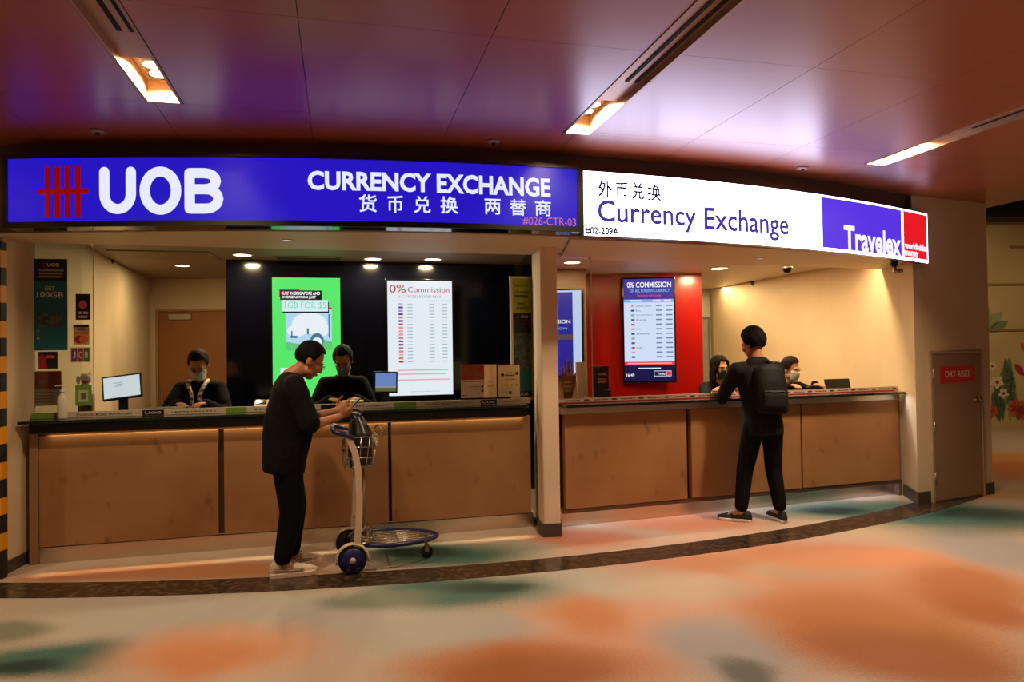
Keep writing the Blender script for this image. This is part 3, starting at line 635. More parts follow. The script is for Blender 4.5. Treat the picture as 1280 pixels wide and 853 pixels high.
# lucky cat figurine
s, z = UF.hit(105, 478, .21)
r = thing('beckoning_cat', 'small white beckoning cat figurine standing behind the side screen', 'figurine', UF(s, .26, WT), UF.a)
MB().box(-.05, .05, -.04, .04, 0, .17).build('pedestal', mat('cat_pedestal', (120, 70, 40), rough=.5), r, bevel=.004)
o = MB().ell((0, 0, .225), (.045, .04, .055), n=20).ell((0, -.005, .305), (.042, .036, .036), n=20).ell((-.055, -.01, .29), (.014, .014, .035)).build('cat_body', WHITE, r, smooth=True)
for x in (-.024, .024): MB().tube([(x, 0, .325), (x*1.2, 0, .358)], .014, 8, .002).build('ear', WHITE, o, smooth=True)
MB().tube([(.03*math.cos(2*PI*k/16), -.004+.028*math.sin(2*PI*k/16), .272) for k in range(16)], .006, 6, loop=True).build('collar', REDP, r, smooth=True)
for x in (-.015, .015): MB().ell((x, -.037, .31), .005, n=8, m=6).build('eye', INK, r, smooth=True)
# sanitizer bottle
s, z = UF.hit(78, 515, .03)
r = thing('pump_bottle', 'white pump bottle standing at the left end of the counter', 'bottle', UF(s, .03, WT), UF.a)
MB().lathe([(.0, 0), (.031, 0), (.034, .01), (.034, .15), (.028, .175), (.013, .19), (.013, .2)], n=24).build('bottle_body', mat('frosted_plastic', (222, 212, 196), rough=.35), r, smooth=True)
MB().lathe([(.016, .2), (.016, .222), (.006, .224), (.006, .25), (.012, .252), (.012, .262), (0, .264)], n=16).tube([(0, 0, .257), (-.05, 0, .252)], .005).build('pump', WHITE, r, smooth=True)

# ---- screens on stands at the blue counter
def tablet(px, py, d, w_, h_, tiltdeg, label, turn=0, stand=True):
    s, z = UF.hit(px, py, d)
    r = thing('counter_monitor', label, 'monitor', UF(s, d, WT), UF.a+turn)
    zc = z-WT
    Mx = Matrix.Translation((0, 0, zc)) @ Matrix.Rotation(math.radians(tiltdeg[0]), 4, 'X') @ Matrix.Rotation(math.radians(tiltdeg[1]), 4, 'Y')
    MB().box(-w_/2, w_/2, -.012, .014, -h_/2, h_/2, Mx).build('casing', BLACK, r, bevel=.006)
    MB().box(-.10, .10, -.07, .09, 0, .014).build('base', BLACK, r, bevel=.004)
    MB().box(-.035, .035, .015, .04, .0, zc).build('stand', BLACK, r, bevel=.004)
    return r, Panel(r, w_-.03, h_-.03, -(h_-.03)/2, -.013, Mx)
r, P = tablet(153, 484, .40, .30, .205, (-16, -7), 'tilted touch screen with a pale display beside the masked clerk', 0)
P.rect('screen', 0, 0, 1, 1, em('screen_pale', (222, 234, 238), .95)); P.bars('screen_mark', [(.3, .28, .52, .31), (.36, .36, .54, .39), (.28, .44, .5, .47)], em('screen_mark', (150, 170, 190), .9), .003)
r, P = tablet(482, 478, .42, .215, .195, (-4, 2), 'small black monitor showing a blue landscape beside the white display', math.radians(6))
P.rect('screen', 0, 0, 1, 1, em('screen_sky', (122, 158, 226), .8)); P.rect('screen_ground', 0, .8, 1, 1, em('screen_field', (104, 116, 60), .8), .003); P.rect('screen_horizon', 0, .74, 1, .8, em('screen_haze', (206, 170, 176), .8), .003)
MB().box(-.12, .14, -.16, -.09, 0, .02).build('card_reader', BLACK, r, bevel=.004)
# black tray and papers behind the rail
s, _ = UF.hit(208, 508, .34); o = MB().box(-.17, .17, -.1, .1, 0, .05).build('document_tray', BLACK, bevel=.005); o.location = UF(s, .25, WT); o.rotation_euler = (0, 0, UF.a); tag(o, 'flat black document tray between the touch screen and the clerk', 'tray')
s, _ = UF.hit(328, 505, .3); r = thing('card_terminal', 'grey wedge card terminal behind the customer in black', 'card terminal', UF(s-.01, .3, WT), UF.a)
MB().add([(-.06, -.06, 0), (.06, -.06, 0), (.06, .07, 0), (-.06, .07, 0), (-.06, -.06, .02), (.06, -.06, .02), (.06, .07, .085), (-.06, .07, .085)], [(0, 3, 2, 1), (4, 5, 6, 7), (0, 1, 5, 4), (1, 2, 6, 5), (2, 3, 7, 6), (3, 0, 4, 7)]).build('terminal_body', mat('grey_plastic', (150, 140, 126), rough=.5), r, bevel=.005)
MB().box(-.04, .04, .01, .06, .0, .012, Matrix.Translation((0, 0, .045)) @ Matrix.Rotation(.46, 4, 'X')).build('terminal_screen', BLACKG, r)
s, z = UF.hit(441, 499, .26); o = MB().box(-.09, .09, -.07, .07, 0, .012).build('cash_tray', mat('tray_pale', (206, 186, 140), rough=.4), bevel=.004); o.location = UF(s, .24, WT+.05); o.rotation_euler = (0, 0, UF.a); tag(o, 'pale tray in front of the clerk in the dark jacket', 'tray')
o2 = MB().box(-.08, .08, -.07, .07, 0, .049).build('cash_box', BLACK, bevel=.004); o2.location = UF(s, .24, WT); o2.rotation_euler = (0, 0, UF.a); tag(o2, 'black box under the pale tray behind the rail', 'cash box')
# leaflets at the right end
r, P = poster(UF, .14, 576, 456, 606, 497, mat('leaflet_cream', (236, 220, 200), rough=.6), 'cream leaflet with a food photo standing left of the menu card', 'leaflet', 'leaflet')
P.rect('food_photo', 0, 0, .98, .46, MATS['food_photo']); P.bars('print_line', [(.06, .5, .95, .525), (.4, .66, .78, .68), (.4, .73, .78, .75), (.05, .91, .26, .94)], MATS['print_grey']); P.disc('print_dot', .9, .67, .05, .035, INK); P.disc('print_dot', .9, .8, .05, .035, INK)
r, P = poster(UF, .20, 604, 456, 621, 497, mat('leaflet_back', (228, 198, 172), rough=.6), 'plain pinkish leaflet behind the food leaflet', 'leaflet', 'leaflet')
P.bars('print_line', [(.3, .5, .9, .52), (.3, .64, .8, .66)], MATS['print_grey'])
r, P = poster(UF, .12, 622.5, 456, 650, 496, mat('leaflet_yellow', (246, 228, 184), rough=.6), 'pale yellow menu card with red top edge at the counter end', 'leaflet', 'leaflet')
P.rect('red_edge', 0, 0, 1, .03, REDP); P.bars('print_line', [(.34, .24, .66, .26), (.3, .45, .8, .47), (.36, .5, .72, .52), (.1, .84, .4, .85)], MATS['print_grey']); P.bars('print_script', [(.3+.06*k, .31+.01*(k % 2), .345+.06*k, .36) for k in range(7)], INK)
for k in range(4): P.disc('print_dot', .16+.23*k, .63, .04, .02, mat('print_brown', (150, 80, 60), rough=.6))
for u, v in ((.2, .32), (.86, .28), (.55, .87)): P.disc('print_drawing', u, v, .075, .05, INK)
# framed tall poster by the pillar
s0, z1 = UF.hit(636.5, 346, .5); s1, z0 = UF.hit(668, 499, .5)
r = thing('framed_poster', 'tall silver framed poster strip standing beside the pillar', 'poster', UF((s0+s1)/2, .5, WT), UF.a+.1)
hw = (s1-s0)/2; hh = z1-WT
MB().box(-hw, hw, -.005, .012, 0, hh).build('backing', BLACK, r)
MB().box(-hw, -hw+.022, -.02, .0, 0, hh).box(hw-.022, hw, -.02, .0, 0, hh).box(-hw+.022, hw-.022, -.02, 0, 0, .03).box(-hw+.022, hw-.022, -.02, 0, hh-.022, hh).build('silver_frame', mat('frame_silver', (196, 178, 150), rough=.3, metal=.5), r)
P = Panel(r, (hw-.022)*2, hh-.052, .03, -.0055)
P.rect('olive_print', 0, 0, 1, .29, mat('poster_olive', (172, 178, 62), rough=.5)); P.rect('black_print', 0, .29, 1, .46, NAVP); P.rect('photo_print', 0, .46, 1, .78, MATS['poster_photo']); P.rect('teal_print', 0, .78, 1, .95, TEALP); P.rect('black_print', 0, .95, 1, 1, NAVP)
P.bars('print_line', [(.1, .05, .9, .065), (.08, .10, .92, .125), (.1, .135, .85, .16), (.25, .2, .7, .22), (.2, .235, .9, .26)], mat('ink_olive', (50, 54, 20), rough=.6)); P.text('UOB', .45, .31, .85, .33, PAPER, .01); P.bars('emblem', [(.2+k*.04, .305, .22+k*.04, .335) for k in range(4)], REDP)
P.text('UOB', .3, .962, .8, .985, PAPER, .01); P.bars('print_line', [(.1, .35, .9, .36), (.1, .38, .8, .39)], mat('print_orange', (214, 90, 40), rough=.5)); P.disc('pink_shape', .2, .7, .12, .03, MATS['sticker_pink'])

# ================================================================== WALL DISPLAYS
def display(fr, px0, py0, px1, py1, d, label, turn=0, bez=.022, name='wall_display', hmm=None):
    s0, z1 = fr.hit(px0, py0, d); s1, z0 = fr.hit(px1, py1, d); zc = (z0+z1)/2
    h = z1-z0; w_ = s1-s0
    r = thing(name, label, 'display', fr((s0+s1)/2, d, z0), fr.a+turn, 'portrait wall displays')
    MB().box(-w_/2-bez, w_/2+bez, .004, .06, -bez, h+bez).build('casing', BLACKG, r, bevel=.004)
    MB().box(-.15, .15, .061, .105, h*.3, h*.7).build('wall_bracket', BLACK, r)
    return r, Panel(r, w_, h, 0, .002)
S = lambda n, c, s=1.0: em('scr_'+n, c, s*1.2)
# green advert
r, P = display(BW, 340, 347, 426.5, 497, -.11, 'portrait display with a bright green data advert')
P.rect('screen', 0, 0, 1, 1, S('green', (88, 232, 106), 1.0))
P.rect('magenta_tab', .10, .095, .40, .16, S('magenta', (196, 40, 110)), .002); P.rect('black_label', .115, .105, .725, .185, S('black', (14, 12, 14)), .0025)
P.text('SURF IN SINGAPORE AND', .135, .115, .70, .143, S('white', (246, 248, 250)), .03, .004); P.text('OVERSEAS FROM JUST', .135, .15, .64, .178, S('white', (0, 0, 0)), .03, .004)
P.rect('picture', .19, .26, .87, .60, S('skyblue', (176, 216, 240)), .002); P.rect('picture_hill', 0, 0, 0, 0, S('hillgreen', (96, 200, 120)), .0026, [(.19, .60), (.87, .60), (.87, .53), (.6, .50), (.4, .55), (.19, .53)])
P.disc('picture_cloud', .54, .38, .26, .09, S('cloud', (232, 240, 246)), .003); P.disc('picture_cloud', .35, .44, .14, .05, S('cloud', (0, 0, 0)), .003); P.disc('picture_cloud', .7, .43, .14, .06, S('cloud', (0, 0, 0)), .003)
P.disc('picture_dome', .65, .52, .1, .06, S('slate', (70, 120, 150)), .0032); P.disc('picture_dome', .65, .54, .075, .045, S('cloud', (0, 0, 0)), .0034); P.bars('picture_detail', [(.26, .48, .36, .50), (.27, .44, .29, .5), (.5, .42, .53, .47), (.82, .30, .84, .5)], S('slate', (0, 0, 0)), .0036)
P.rect('magenta_edge', .83, .245, .875, .26, S('magenta', (0, 0, 0)), .002); P.rect('label_shadow', .15, .20, .83, .292, S('black', (0, 0, 0)), .003); P.rect('white_label', .135, .185, .815, .28, S('paleblue', (216, 240, 244)), .0035)
P.text('1GB FOR $5', .18, .20, .79, .262, S('mint', (140, 214, 190)), .012, .005); P.rect('white_label', .11, .745, .5, .83, S('paleblue', (0, 0, 0)), .002)
# white rate board
r, P = display(BW, 484, 351, 566.5, 493, -.11, 'portrait display with a white zero percent commission rate table')
P.rect('screen', 0, 0, 1, 1, S('board', (226, 236, 244), 1.0))
P.text('0%', .03, .035, .28, .105, S('crimson', (190, 24, 60)), .005); P.text('Commission', .31, .052, .96, .10, S('rose', (196, 74, 110)), .008)
P.bars('print_line', [(.17+.035*k, .125, .195+.035*k, .15) for k in range(19)], S('greyink', (150, 160, 176)))
P.bars('print_line', [(.04, .17, .34, .18), (.6, .17, .8, .18), (.82, .17, .97, .18)], S('greyink', (0, 0, 0)))
FL = [(200, 170, 190), (60, 60, 170), (200, 120, 190), (60, 70, 160), (220, 110, 120), (50, 60, 140), (210, 60, 70), (224, 140, 150), (226, 160, 160), (224, 150, 150), (200, 110, 130), (120, 60, 120), (70, 70, 150), (190, 110, 130), (214, 130, 140), (230, 170, 170), (200, 120, 120), (190, 40, 50)]
for k, c in enumerate(FL):
    v = .195+k*.0295
    P.rect('flag', .165, v, .235, v+.017, S('flag%d' % k, c), .002)
P.bars('row_band', [(.0, .225+k*.059, 1, .25+k*.059) for k in range(9)], S('band', (196, 220, 234), 1.0), .0008)
P.bars('rate_figure', [(u, .2+k*.0295, u+.08, .208+k*.0295) for k in range(18) for u in (.3, .64, .84)], S('greyink2', (158, 178, 190)), .002)
P.bars('red_note', [(.15, .775, .92, .785), (.1, .81, .9, .82), (.1, .86, .95, .87)], S('pinkink', (228, 160, 176)), .002); P.bars('print_line', [(.32, .965, .8, .972)], S('greyink', (0, 0, 0)))
# white shop display
RF = Frame(.34, 8.95, .0787)
r, P = display(RF, 780, 349, 843, 476, -.12, 'portrait display with a blue currency rate board on the red wall', turn=-.12)
P.rect('screen', 0, 0, 1, 1, S('lightboard', (206, 222, 246), 1.0)); P.rect('blue_header', 0, 0, 1, .2, S('violet', (54, 44, 150)), .002)
P.text('0% COMMISSION', .07, .03, .95, .085, S('white', (0, 0, 0)), .012); P.text('ON ALL FOREIGN CURRENCY', .12, .10, .92, .13, S('aqua', (130, 190, 240)), .012); P.text('Exchange with today', .27, .15, .75, .18, S('coral', (230, 80, 120)), .005)
P.rect('table_head', 0, .2, 1, .23, S('cyan', (110, 180, 232)), .0025); P.bars('head_mark', [(.13, .205, .36, .222), (.58, .205, .74, .222), (.8, .205, .95, .222)], S('pale', (214, 232, 250)), .003)
names = ['United States', 'Euro', 'United Kingdom', 'Australia', '', 'Japan', 'Switzerland', '', '', 'India', '', '']
for k, nm in enumerate(names):
    v = .255+k*.0455
    P.rect('flag', .14, v, .21, v+.018, S('tflag%d' % (k % 5), [(210, 150, 160), (40, 50, 140), (150, 150, 180), (70, 60, 140), (190, 60, 70)][k % 5]), .0025)
    if nm: P.text(nm, .24, v, .24+.024*len(nm), v+.018, S('ink', (70, 80, 120)), 0)
    P.bars('rate_figure', [(.64, v+.002, .76, v+.014), (.84, v+.002, .97, v+.014)], S('ink2', (110, 120, 150)), .002)
P.rect('red_note', 0, .81, 1, .845, S('scarlet', (226, 66, 80)), .002); P.bars('note_line', [(.06, .822, .94, .832)], S('rosepale', (248, 180, 186)), .003)
P.rect('navy_footer', 0, .845, 1, 1, S('navy', (12, 12, 70)), .002); P.text('16:49', .03, .925, .19, .955, S('white', (0, 0, 0)), .01); P.bars('note_line', [(.27, .87, .72, .88)], S('pale', (0, 0, 0)), .003)
P.rect('logo_outline', .58, .90, .93, .955, S('pale', (0, 0, 0)), .003); P.rect('logo_field', .59, .905, .82, .95, S('navy', (0, 0, 0)), .0035); P.rect('logo_red', .83, .905, .925, .95, S('scarlet', (0, 0, 0)), .0035); P.text('Travelex', .65, .917, .81, .94, S('white', (0, 0, 0)), .01, .0045)
# second display half behind the pillar
struct(MB().box(.17, .90, 8.37, 8.92, 0, 2.54).build('wall_niche', mat('niche_taupe', (126, 92, 66), rough=.5)), 'taupe niche wall beside the red wall')
PF = Frame(.14, 8.3, 0.0)
r, P = display(PF, 656, 364, 728, 469, 0, 'blue and white display half hidden by the pillar')
P.rect('screen', 0, 0, 1, 1, S('pale2', (196, 214, 250), 1.0)); P.rect('blue_poster', .03, .02, .845, .52, S('violet2', (38, 34, 150), 1.0), .002); P.rect('blue_poster', .03, .58, .845, 1, S('violet2', (0, 0, 0)), .002)
P.rect('brown_strip', .03, .52, .845, .58, S('brownstrip', (120, 90, 90), .6), .002)
P.text('COMMISSION', .16, .345, .80, .39, S('white', (0, 0, 0)), .012, .004); P.text('FOREIGN', .3, .435, .74, .462, S('aqua', (0, 0, 0)), .005, .004); P.text('CURRENCY', .1, .485, .5, .51, S('aqua', (0, 0, 0)), .005, .004)

# ---- brochure holders at the white counter
s0, z1 = TF.hit(741, 458, .24); s1, z0 = TF.hit(762, 494, .24)
r = thing('brochure_holder', 'black brochure holder with dark leaflets on the white shop counter', 'brochure holder', TF((s0+s1)/2, .24, WT), TF.a)
hw = (s1-s0)/2; hh = z1-WT
MB().box(-hw, hw, -.03, .03, 0, .10).box(-hw, hw, .012, .03, .10, hh).build('holder', BLACK, r, bevel=.004)
for k, x in enumerate((-hw*.48, hw*.48)): MB().box(x-hw*.42, x+hw*.42, -.01+.004*k, .008, .10, hh-.012).build('brochure', mat('brochure_brown', (44, 30, 26), rough=.5), r)
P = Panel(r, hw*2, hh, 0, -.0115); P.bars('print_line', [(.28, .22, .8, .26), (.25, .36, .78, .40), (.25, .44, .78, .48)], mat('print_rose', (206, 130, 110), rough=.6), .001)
s0, z1 = TF.hit(698, 450, .2); s1, z0 = TF.hit(722, 493, .2)
r = thing('paper_cutout', 'hand shaped paper cut-out behind the side screen by the pillar', 'cut-out', TF((s0+s1)/2, .22, WT), TF.a)
b = MB(); hw = (s1-s0)/2; hh = z1-WT
pts = [(-.3, 0), (.35, 0), (.75, .3), (.98, .62), (.86, .70), (.62, .50), (.62, .90), (.44, .92), (.38, .62), (.24, 1.0), (.04, 1.0), (.04, .62), (-.12, .98), (-.30, .96), (-.26, .6), (-.5, .86), (-.66, .82), (-.55, .4)]
b.add([(u*hw, -.003, v*hh) for u, v in pts] + [(u*hw, .003, v*hh) for u, v in pts], [tuple(range(len(pts))), tuple(reversed(range(len(pts), 2*len(pts))))] + [(i, len(pts)+i, len(pts)+(i+1) % len(pts), (i+1) % len(pts)) for i in range(len(pts))])
b.build('card', mat('hand_card', (176, 120, 80), rough=.6, noise=(30, (120, 70, 50), .4, .65)), r)
MB().box(-hw*.4, hw*.4, -.03, .03, 0, .012).build('foot', BLACK, r)
P = Panel(r, hw*2, hh, 0, -.0035); P.bars('print_line', [(.3, .5, .72, .55), (.28, .6, .74, .66), (.3, .71, .7, .75)], mat('print_gold', (220, 176, 110), rough=.6), .001)
s0, z1 = TF.hit(725, 450, .3); s1, z0 = TF.hit(731, 493, .3)
r = thing('leaflet_rack', 'pale leaflets leaning behind the side screen next to the cut-out', 'leaflet', TF((s0+s1)/2, .30, WT), TF.a)
MB().box(-.045, .045, 0, .02, 0, z1-WT-.02, Matrix.Rotation(-.1, 4, 'X')).build('leaflet_sheet', MATS['leaflet_back'], r)
# items near the right end
s, z = TF.hit(1056, 480, .3)
r = thing('laptop', 'black flat screen lying tilted back at the right end of the counter', 'laptop', TF(s, .3, WT), TF.a)
MB().box(-.15, .15, -.1, .1, 0, .012).build('base', BLACK, r, bevel=.003)
MB().box(-.165, .165, -.008, .006, 0, .115, Matrix.Translation((0, .09, .012)) @ Matrix.Rotation(-.25, 4, 'X')).build('screen_back', BLACK, r, bevel=.004)
s, z = TF.hit(1017, 484, .3)
r = thing('counter_telephone', 'small dark device with handset on the white shop counter', 'telephone', TF(s, .3, WT), TF.a)
MB().box(-.07, .07, -.06, .06, 0, .03).build('device_body', BLACK, r, bevel=.008)
MB().tube([(-.09, 0, .045), (-.05, 0, .055), (.05, 0, .055), (.09, 0, .045)], .018, 8).build('handset', BLACK, r, smooth=True)
s, z = TF.hit(862, 493, .35); o = MB().box(-.12, .10, -.08, .08, 0, .008).build('document', mat('dark_folder', (26, 22, 26), rough=.4)); o.location = TF(s, .35, WT); o.rotation_euler = (0, 0, TF.a); tag(o, 'dark folder lying beside the clerk with long hair', 'folder')

# ---- booth ceiling fittings
def downlight(px, py, z, r_, label, power, m=LAMP, col=WARM2, group='booth downlights'):
    p = atz(px, py, z)
    r = thing('downlight', label, 'downlight', p, 0, group)
    MB().lathe([(r_*1.18, -.001), (r_*1.2, -.006), (r_, -.008), (r_, -.001)], n=28).build('trim_ring', WHITE, r, smooth=True)
    MB().lathe([(r_*.98, -.002), (r_*.98, -.005), (0, -.006)], n=24).build('lamp', m, r)
    if power: area('downlight_light', p-Vector((0, 0, .012)), r_*1.6, power, col)
LAMPS = em('lamp_soft', (255, 224, 170), 4.0)
for px, py, t in ((303, 318.5, 'over the masked clerk'), (466, 323.5, 'between the two displays'), (541, 324, 'above the white rate display')): downlight(px, py, 2.54, .085, 'round downlight in the blue shop ceiling '+t, 30)
downlight(228, 332, 2.54, .07, 'small downlight near the staff door', 14)
downlight(359, 300, 2.425, .035, 'small pale fitting in the soffit under the blue sign', 0, em('lamp_dim', (255, 250, 236), .7), group='soffit fittings')
downlight(715, 328, 2.54, .09, 'round downlight above the side screen by the pillar', 20)
downlight(899, 335.5, 2.54, .10, 'round downlight over the white shop counter', 45)
downlight(950, 323, 2.405, .035, 'small pale fitting in the soffit under the white sign', 0, em('lamp_dim', (255, 250, 236), .7), group='soffit fittings')
pm = atz(1000, 343, 2.54); area('cove_strip', (2.4, 7.155, 2.530), 3.3, 60, WARM2, (0, 0, math.atan(.345)), .05, math.radians(160))
area('cove_strip', (3.05, 9.8, 2.530), .06, 34, WARM2, (0, 0, -.22+PI/2*0), 2.6)
p = atz(386, 322, 2.54)
r = thing('air_vent', 'rectangular air vent in the booth ceiling above the green display', 'air vent', p, UF.a)
MB().box(-.34, .34, -.09, .09, -.012, -.001).build('vent_frame', INCEIL, r, bevel=.003)
for k in range(3): MB().box(-.31, .31, -.06+.045*k, -.035+.045*k, -.016, -.0122).build('vent_slat', mat('vent_dark', (70, 62, 48), rough=.6), r)
p = atz(218, 312, 2.54); p = Vector((-3.35, 6.75, 2.54))
r = thing('ceiling_hatch', 'shallow access panel in the booth ceiling near the staff door', 'hatch', p, UF.a)
MB().box(-.45, .45, -.28, .28, -.012, -.001).build('hatch_panel', mat('hatch', (140, 118, 88), rough=.5), r, bevel=.004)
# cameras
def dome(px, py, z, label):
    p = atz(px, py, z); r = thing('dome_camera', label, 'camera', p, 0, 'small dome cameras')
    MB().lathe([(.055, 0), (.055, -.025), (.05, -.03), (0, -.03)], n=20).build('camera_base', mat('dome_base', (40, 36, 32), rough=.4), r, smooth=True)
    MB().ell((0, 0, -.03), (.042, .042, .04)).build('dome', BLACKG, r, smooth=True)
dome(942, 352, 2.54, 'small dark dome camera in the white shop ceiling'); dome(135, 325, 2.54, 'small dark dome camera in the blue shop ceiling'); dome(984, 334, 2.405+.0, 'tiny dark ceiling sensor in the soffit under the white sign')
p = atz(1118, 330, 2.36)
r = thing('bracket_camera', 'small silver camera on a dark ball mount below the white sign', 'camera', (p.x, p.y, 2.405), .3)
MB().lathe([(.04, 0), (.04, -.02), (0, -.02)], n=16).ell((0, 0, -.045), .035).build('mount', BLACK, r, smooth=True)
MB().tube([(0, 0, -.07), (-.015, -.03, -.12)], .014).tube([(-.05, -.05, -.125), (.05, -.03, -.115)], .024, 12).build('camera_head', mat('camera_silver', (190, 176, 160), rough=.3, metal=.6), r, smooth=True)

# ================================================================== PEOPLE
SKIN = mat('skin_tan', (176, 116, 84), rough=.5, spec=.35); SKIN2 = mat('skin_light', (206, 150, 116), rough=.5, spec=.35)
HAIR = mat('black_hair', (11, 9, 8), rough=.75, spec=.15); HAIRB = mat('brown_hair', (26, 15, 11), rough=.7, spec=.15)
CLOTHB = mat('black_cloth', (13, 12, 13), rough=.9, spec=.15, noise=(25, (20, 18, 19), .4, .6)); CLOTHN = mat('navy_cloth', (20, 20, 28), rough=.9, spec=.15); CLOTHP = mat('trouser_cloth', (11, 11, 13), rough=.9, spec=.15)
def remesh(mb, name, m, parent, voxel=.008, it=3):
    me = bpy.data.meshes.new(name); me.from_pydata([tuple(p) for p in mb.v], [], mb.f)
    bm = bmesh.new(); bm.from_mesh(me); bmesh.ops.recalc_face_normals(bm, faces=bm.faces); bm.to_mesh(me); bm.free()
    o = bpy.data.objects.new(name, me); COL.objects.link(o)
    r = o.modifiers.new('r', 'REMESH'); r.mode = 'VOXEL'; r.voxel_size = voxel
    s = o.modifiers.new('s', 'SMOOTH'); s.iterations = it; s.factor = .5
    dg = bpy.context.evaluated_depsgraph_get(); me2 = bpy.data.meshes.new_from_object(o.evaluated_get(dg))
    bpy.data.objects.remove(o); bpy.data.meshes.remove(me)
    return link(me2, name, m, parent, smooth=True)
def ik(a, c, l1, l2, pole):
    a, c, pole = Vector(a), Vector(c), Vector(pole); d = c-a; L = min(d.length, (l1+l2)*.999); u = d.normalized()
    x = (l1*l1-l2*l2+L*L)/(2*L); h = math.sqrt(max(0, l1*l1-x*x)); p = (pole-u*pole.dot(u)).normalized()
    return a+u*x+p*h, a+u*L
def loft(mb, rings, n=20):                     # rings: centre, half width vector, half depth vector
    rs = []
    for c, ax, ay in rings:
        rs.append([Vector(c)+Vector(ax)*math.copysign(abs(math.cos(t))**.85, math.cos(t))+Vector(ay)*math.copysign(abs(math.sin(t))**.85, math.sin(t)) for t in [2*PI*k/n for k in range(n)]])
    mb.rings(rs)
def hand(mb, wrist, d, nrm, side, curl=(.5, .5, .5, .5), thumb=.5, point=False, k=1.0):
    """palm plus five fingers; d along the hand, nrm out of the palm, side +1 puts the thumb on d x nrm"""
    d = Vector(d).normalized(); nrm = Vector(nrm); nrm = (nrm-d*nrm.dot(d)).normalized(); lat = d.cross(nrm)*side; w = Vector(wrist)
    rs = []
    for f, hw_, th in ((0, .027, .019), (.3, .036, .017), (.7, .042, .015), (1, .040, .012)):
        rs.append((w+d*.095*f*k, lat*hw_*k, nrm*th*k))
    loft(mb, rs, 14)
    for i, L in enumerate((.072, .080, .075, .060)):
        base = w+d*(.088-.004*abs(i-1))*k+lat*(.030-.0205*i)*k; a = curl[i]; p = base; dirn = d+lat*(.10-.07*i); ang = 0
        for j, fr in enumerate((.45, .32, .23)):
            ang += a*(.8 if j == 0 else 1.0); q = p+(dirn.normalized()*math.cos(ang)+nrm*math.sin(ang))*L*fr*k
            mb.cap(p, (.0092-.0008*j)*k, q, (.0086-.0009*j)*k, 8); p = q
    p = w+d*.025*k+lat*.028*k; q = p+(d*.55+lat*.75+nrm*.35).normalized()*.042*k; r_ = q+(d*(.9-.3*thumb)+lat*.2+nrm*thumb).normalized()*.034*k; s_ = r_+(d*.9+nrm*thumb).normalized()*.024*k
    mb.cap(p, .014*k, q, .0115*k, 8); mb.cap(q, .0112*k, r_, .0098*k, 8); mb.cap(r_, .0098*k, s_, .0082*k, 8)
    return w+d*.09*k+nrm*.02*k
def head(mb, Mh):
    E = lambda c, r: mb.ell(c, r, Mh, 20, 14)
    E((0, -.012, .035), (.076, .096, .092)); E((0, .022, -.03), (.062, .070, .088)); E((0, .050, -.088), (.036, .034, .030)); E((0, .074, .018), (.055, .022, .022))
    E((.036, .066, -.026), (.028, .026, .026)); E((-.036, .066, -.026), (.028, .026, .026))
    for z0, y0, z1, y1, r0, r1 in ((.010, .088, -.030, .108, .0085, .0125),):
        mb.cap(Mh @ Vector((0, y0, z0)), r0, Mh @ Vector((0, y1, z1)), r1, 10)
    E((.012, .098, -.033), (.009, .010, .008)); E((-.012, .098, -.033), (.009, .010, .008)); E((0, .088, -.062), (.024, .010, .010))
    for s in (-1, 1): mb.ell((s*.078, -.014, -.012), (.011, .022, .032), Mh, 12, 8)
    E((.048, .02, -.07), (.022, .035, .03)); E((-.048, .02, -.07), (.022, .035, .03))
def face_bits(o, Mh, hairm):
    for s in (-1, 1):
        e = MB().ell((s*.031, .0835, .003), (.0125, .008, .006), Mh, 12, 8).build('eye', mat('eye_white', (190, 180, 170), rough=.3), o, smooth=True)
        MB().ell((s*.031, .0895, .003), (.0058, .004, .0058), Mh, 10, 6).build('iris', mat('iris', (22, 14, 10), rough=.2), o, smooth=True)
        MB().tube([Mh @ Vector((s*.014, .093, .020)), Mh @ Vector((s*.034, .094, .026)), Mh @ Vector((s*.052, .082, .020))], .0035, 6).build('eyebrow', hairm, o, smooth=True)
    MB().ell((0, .0955, -.058), (.021, .005, .0045), Mh, 12, 8).ell((0, .0945, -.066), (.018, .0055, .005), Mh, 12, 8).build('lips', mat('lips', (150, 78, 66), rough=.45), o, smooth=True)
def hair_short(Mh, m, parent, long=0, crop=.012):
    b = MB(); n, k = 40, 24; rs = []
    c = Vector((0, -.014, .036))
    for i in range(k+1):
        a = PI*.5-(PI*.5+.75)*i/k                                    # from crown downwards
        ring = []
        for j in range(n):
            t = 2*PI*j/n; y = math.sin(t)                            # y>0 is the face side
            lim = .50 if y > .55 else (-.1 if y > .1 else -.75)
            lim = .60*max(0, min(1, (y-.05)/.55))+(-.72)*(1-max(0, min(1, (y-.05)/.55)))
            aa = max(a, lim)
            top = crop*(1+.5*max(0, math.sin(aa)))+(.003*math.sin(9*t+5*aa)+.0025*math.sin(23*t-9*aa))*math.cos(aa)**2
            q = Vector(((.076+top)*math.cos(aa)*math.cos(t), (.096+top)*math.cos(aa)*y, (.092+top*1.3)*math.sin(aa)))
            if aa < -.15: q.x *= 1+.12*(aa+.15); q.y *= 1+.10*(aa+.15)
            ring.append(Mh @ (c+q))
        rs.append(ring)
    inner = [[Mh @ (c+((Mh.inverted() @ p)-c)*.965) for p in r_] for r_ in reversed(rs)]
    b.rings(rs+inner, cap=False)
    o = b.build('hair', m, parent, smooth=True); return o
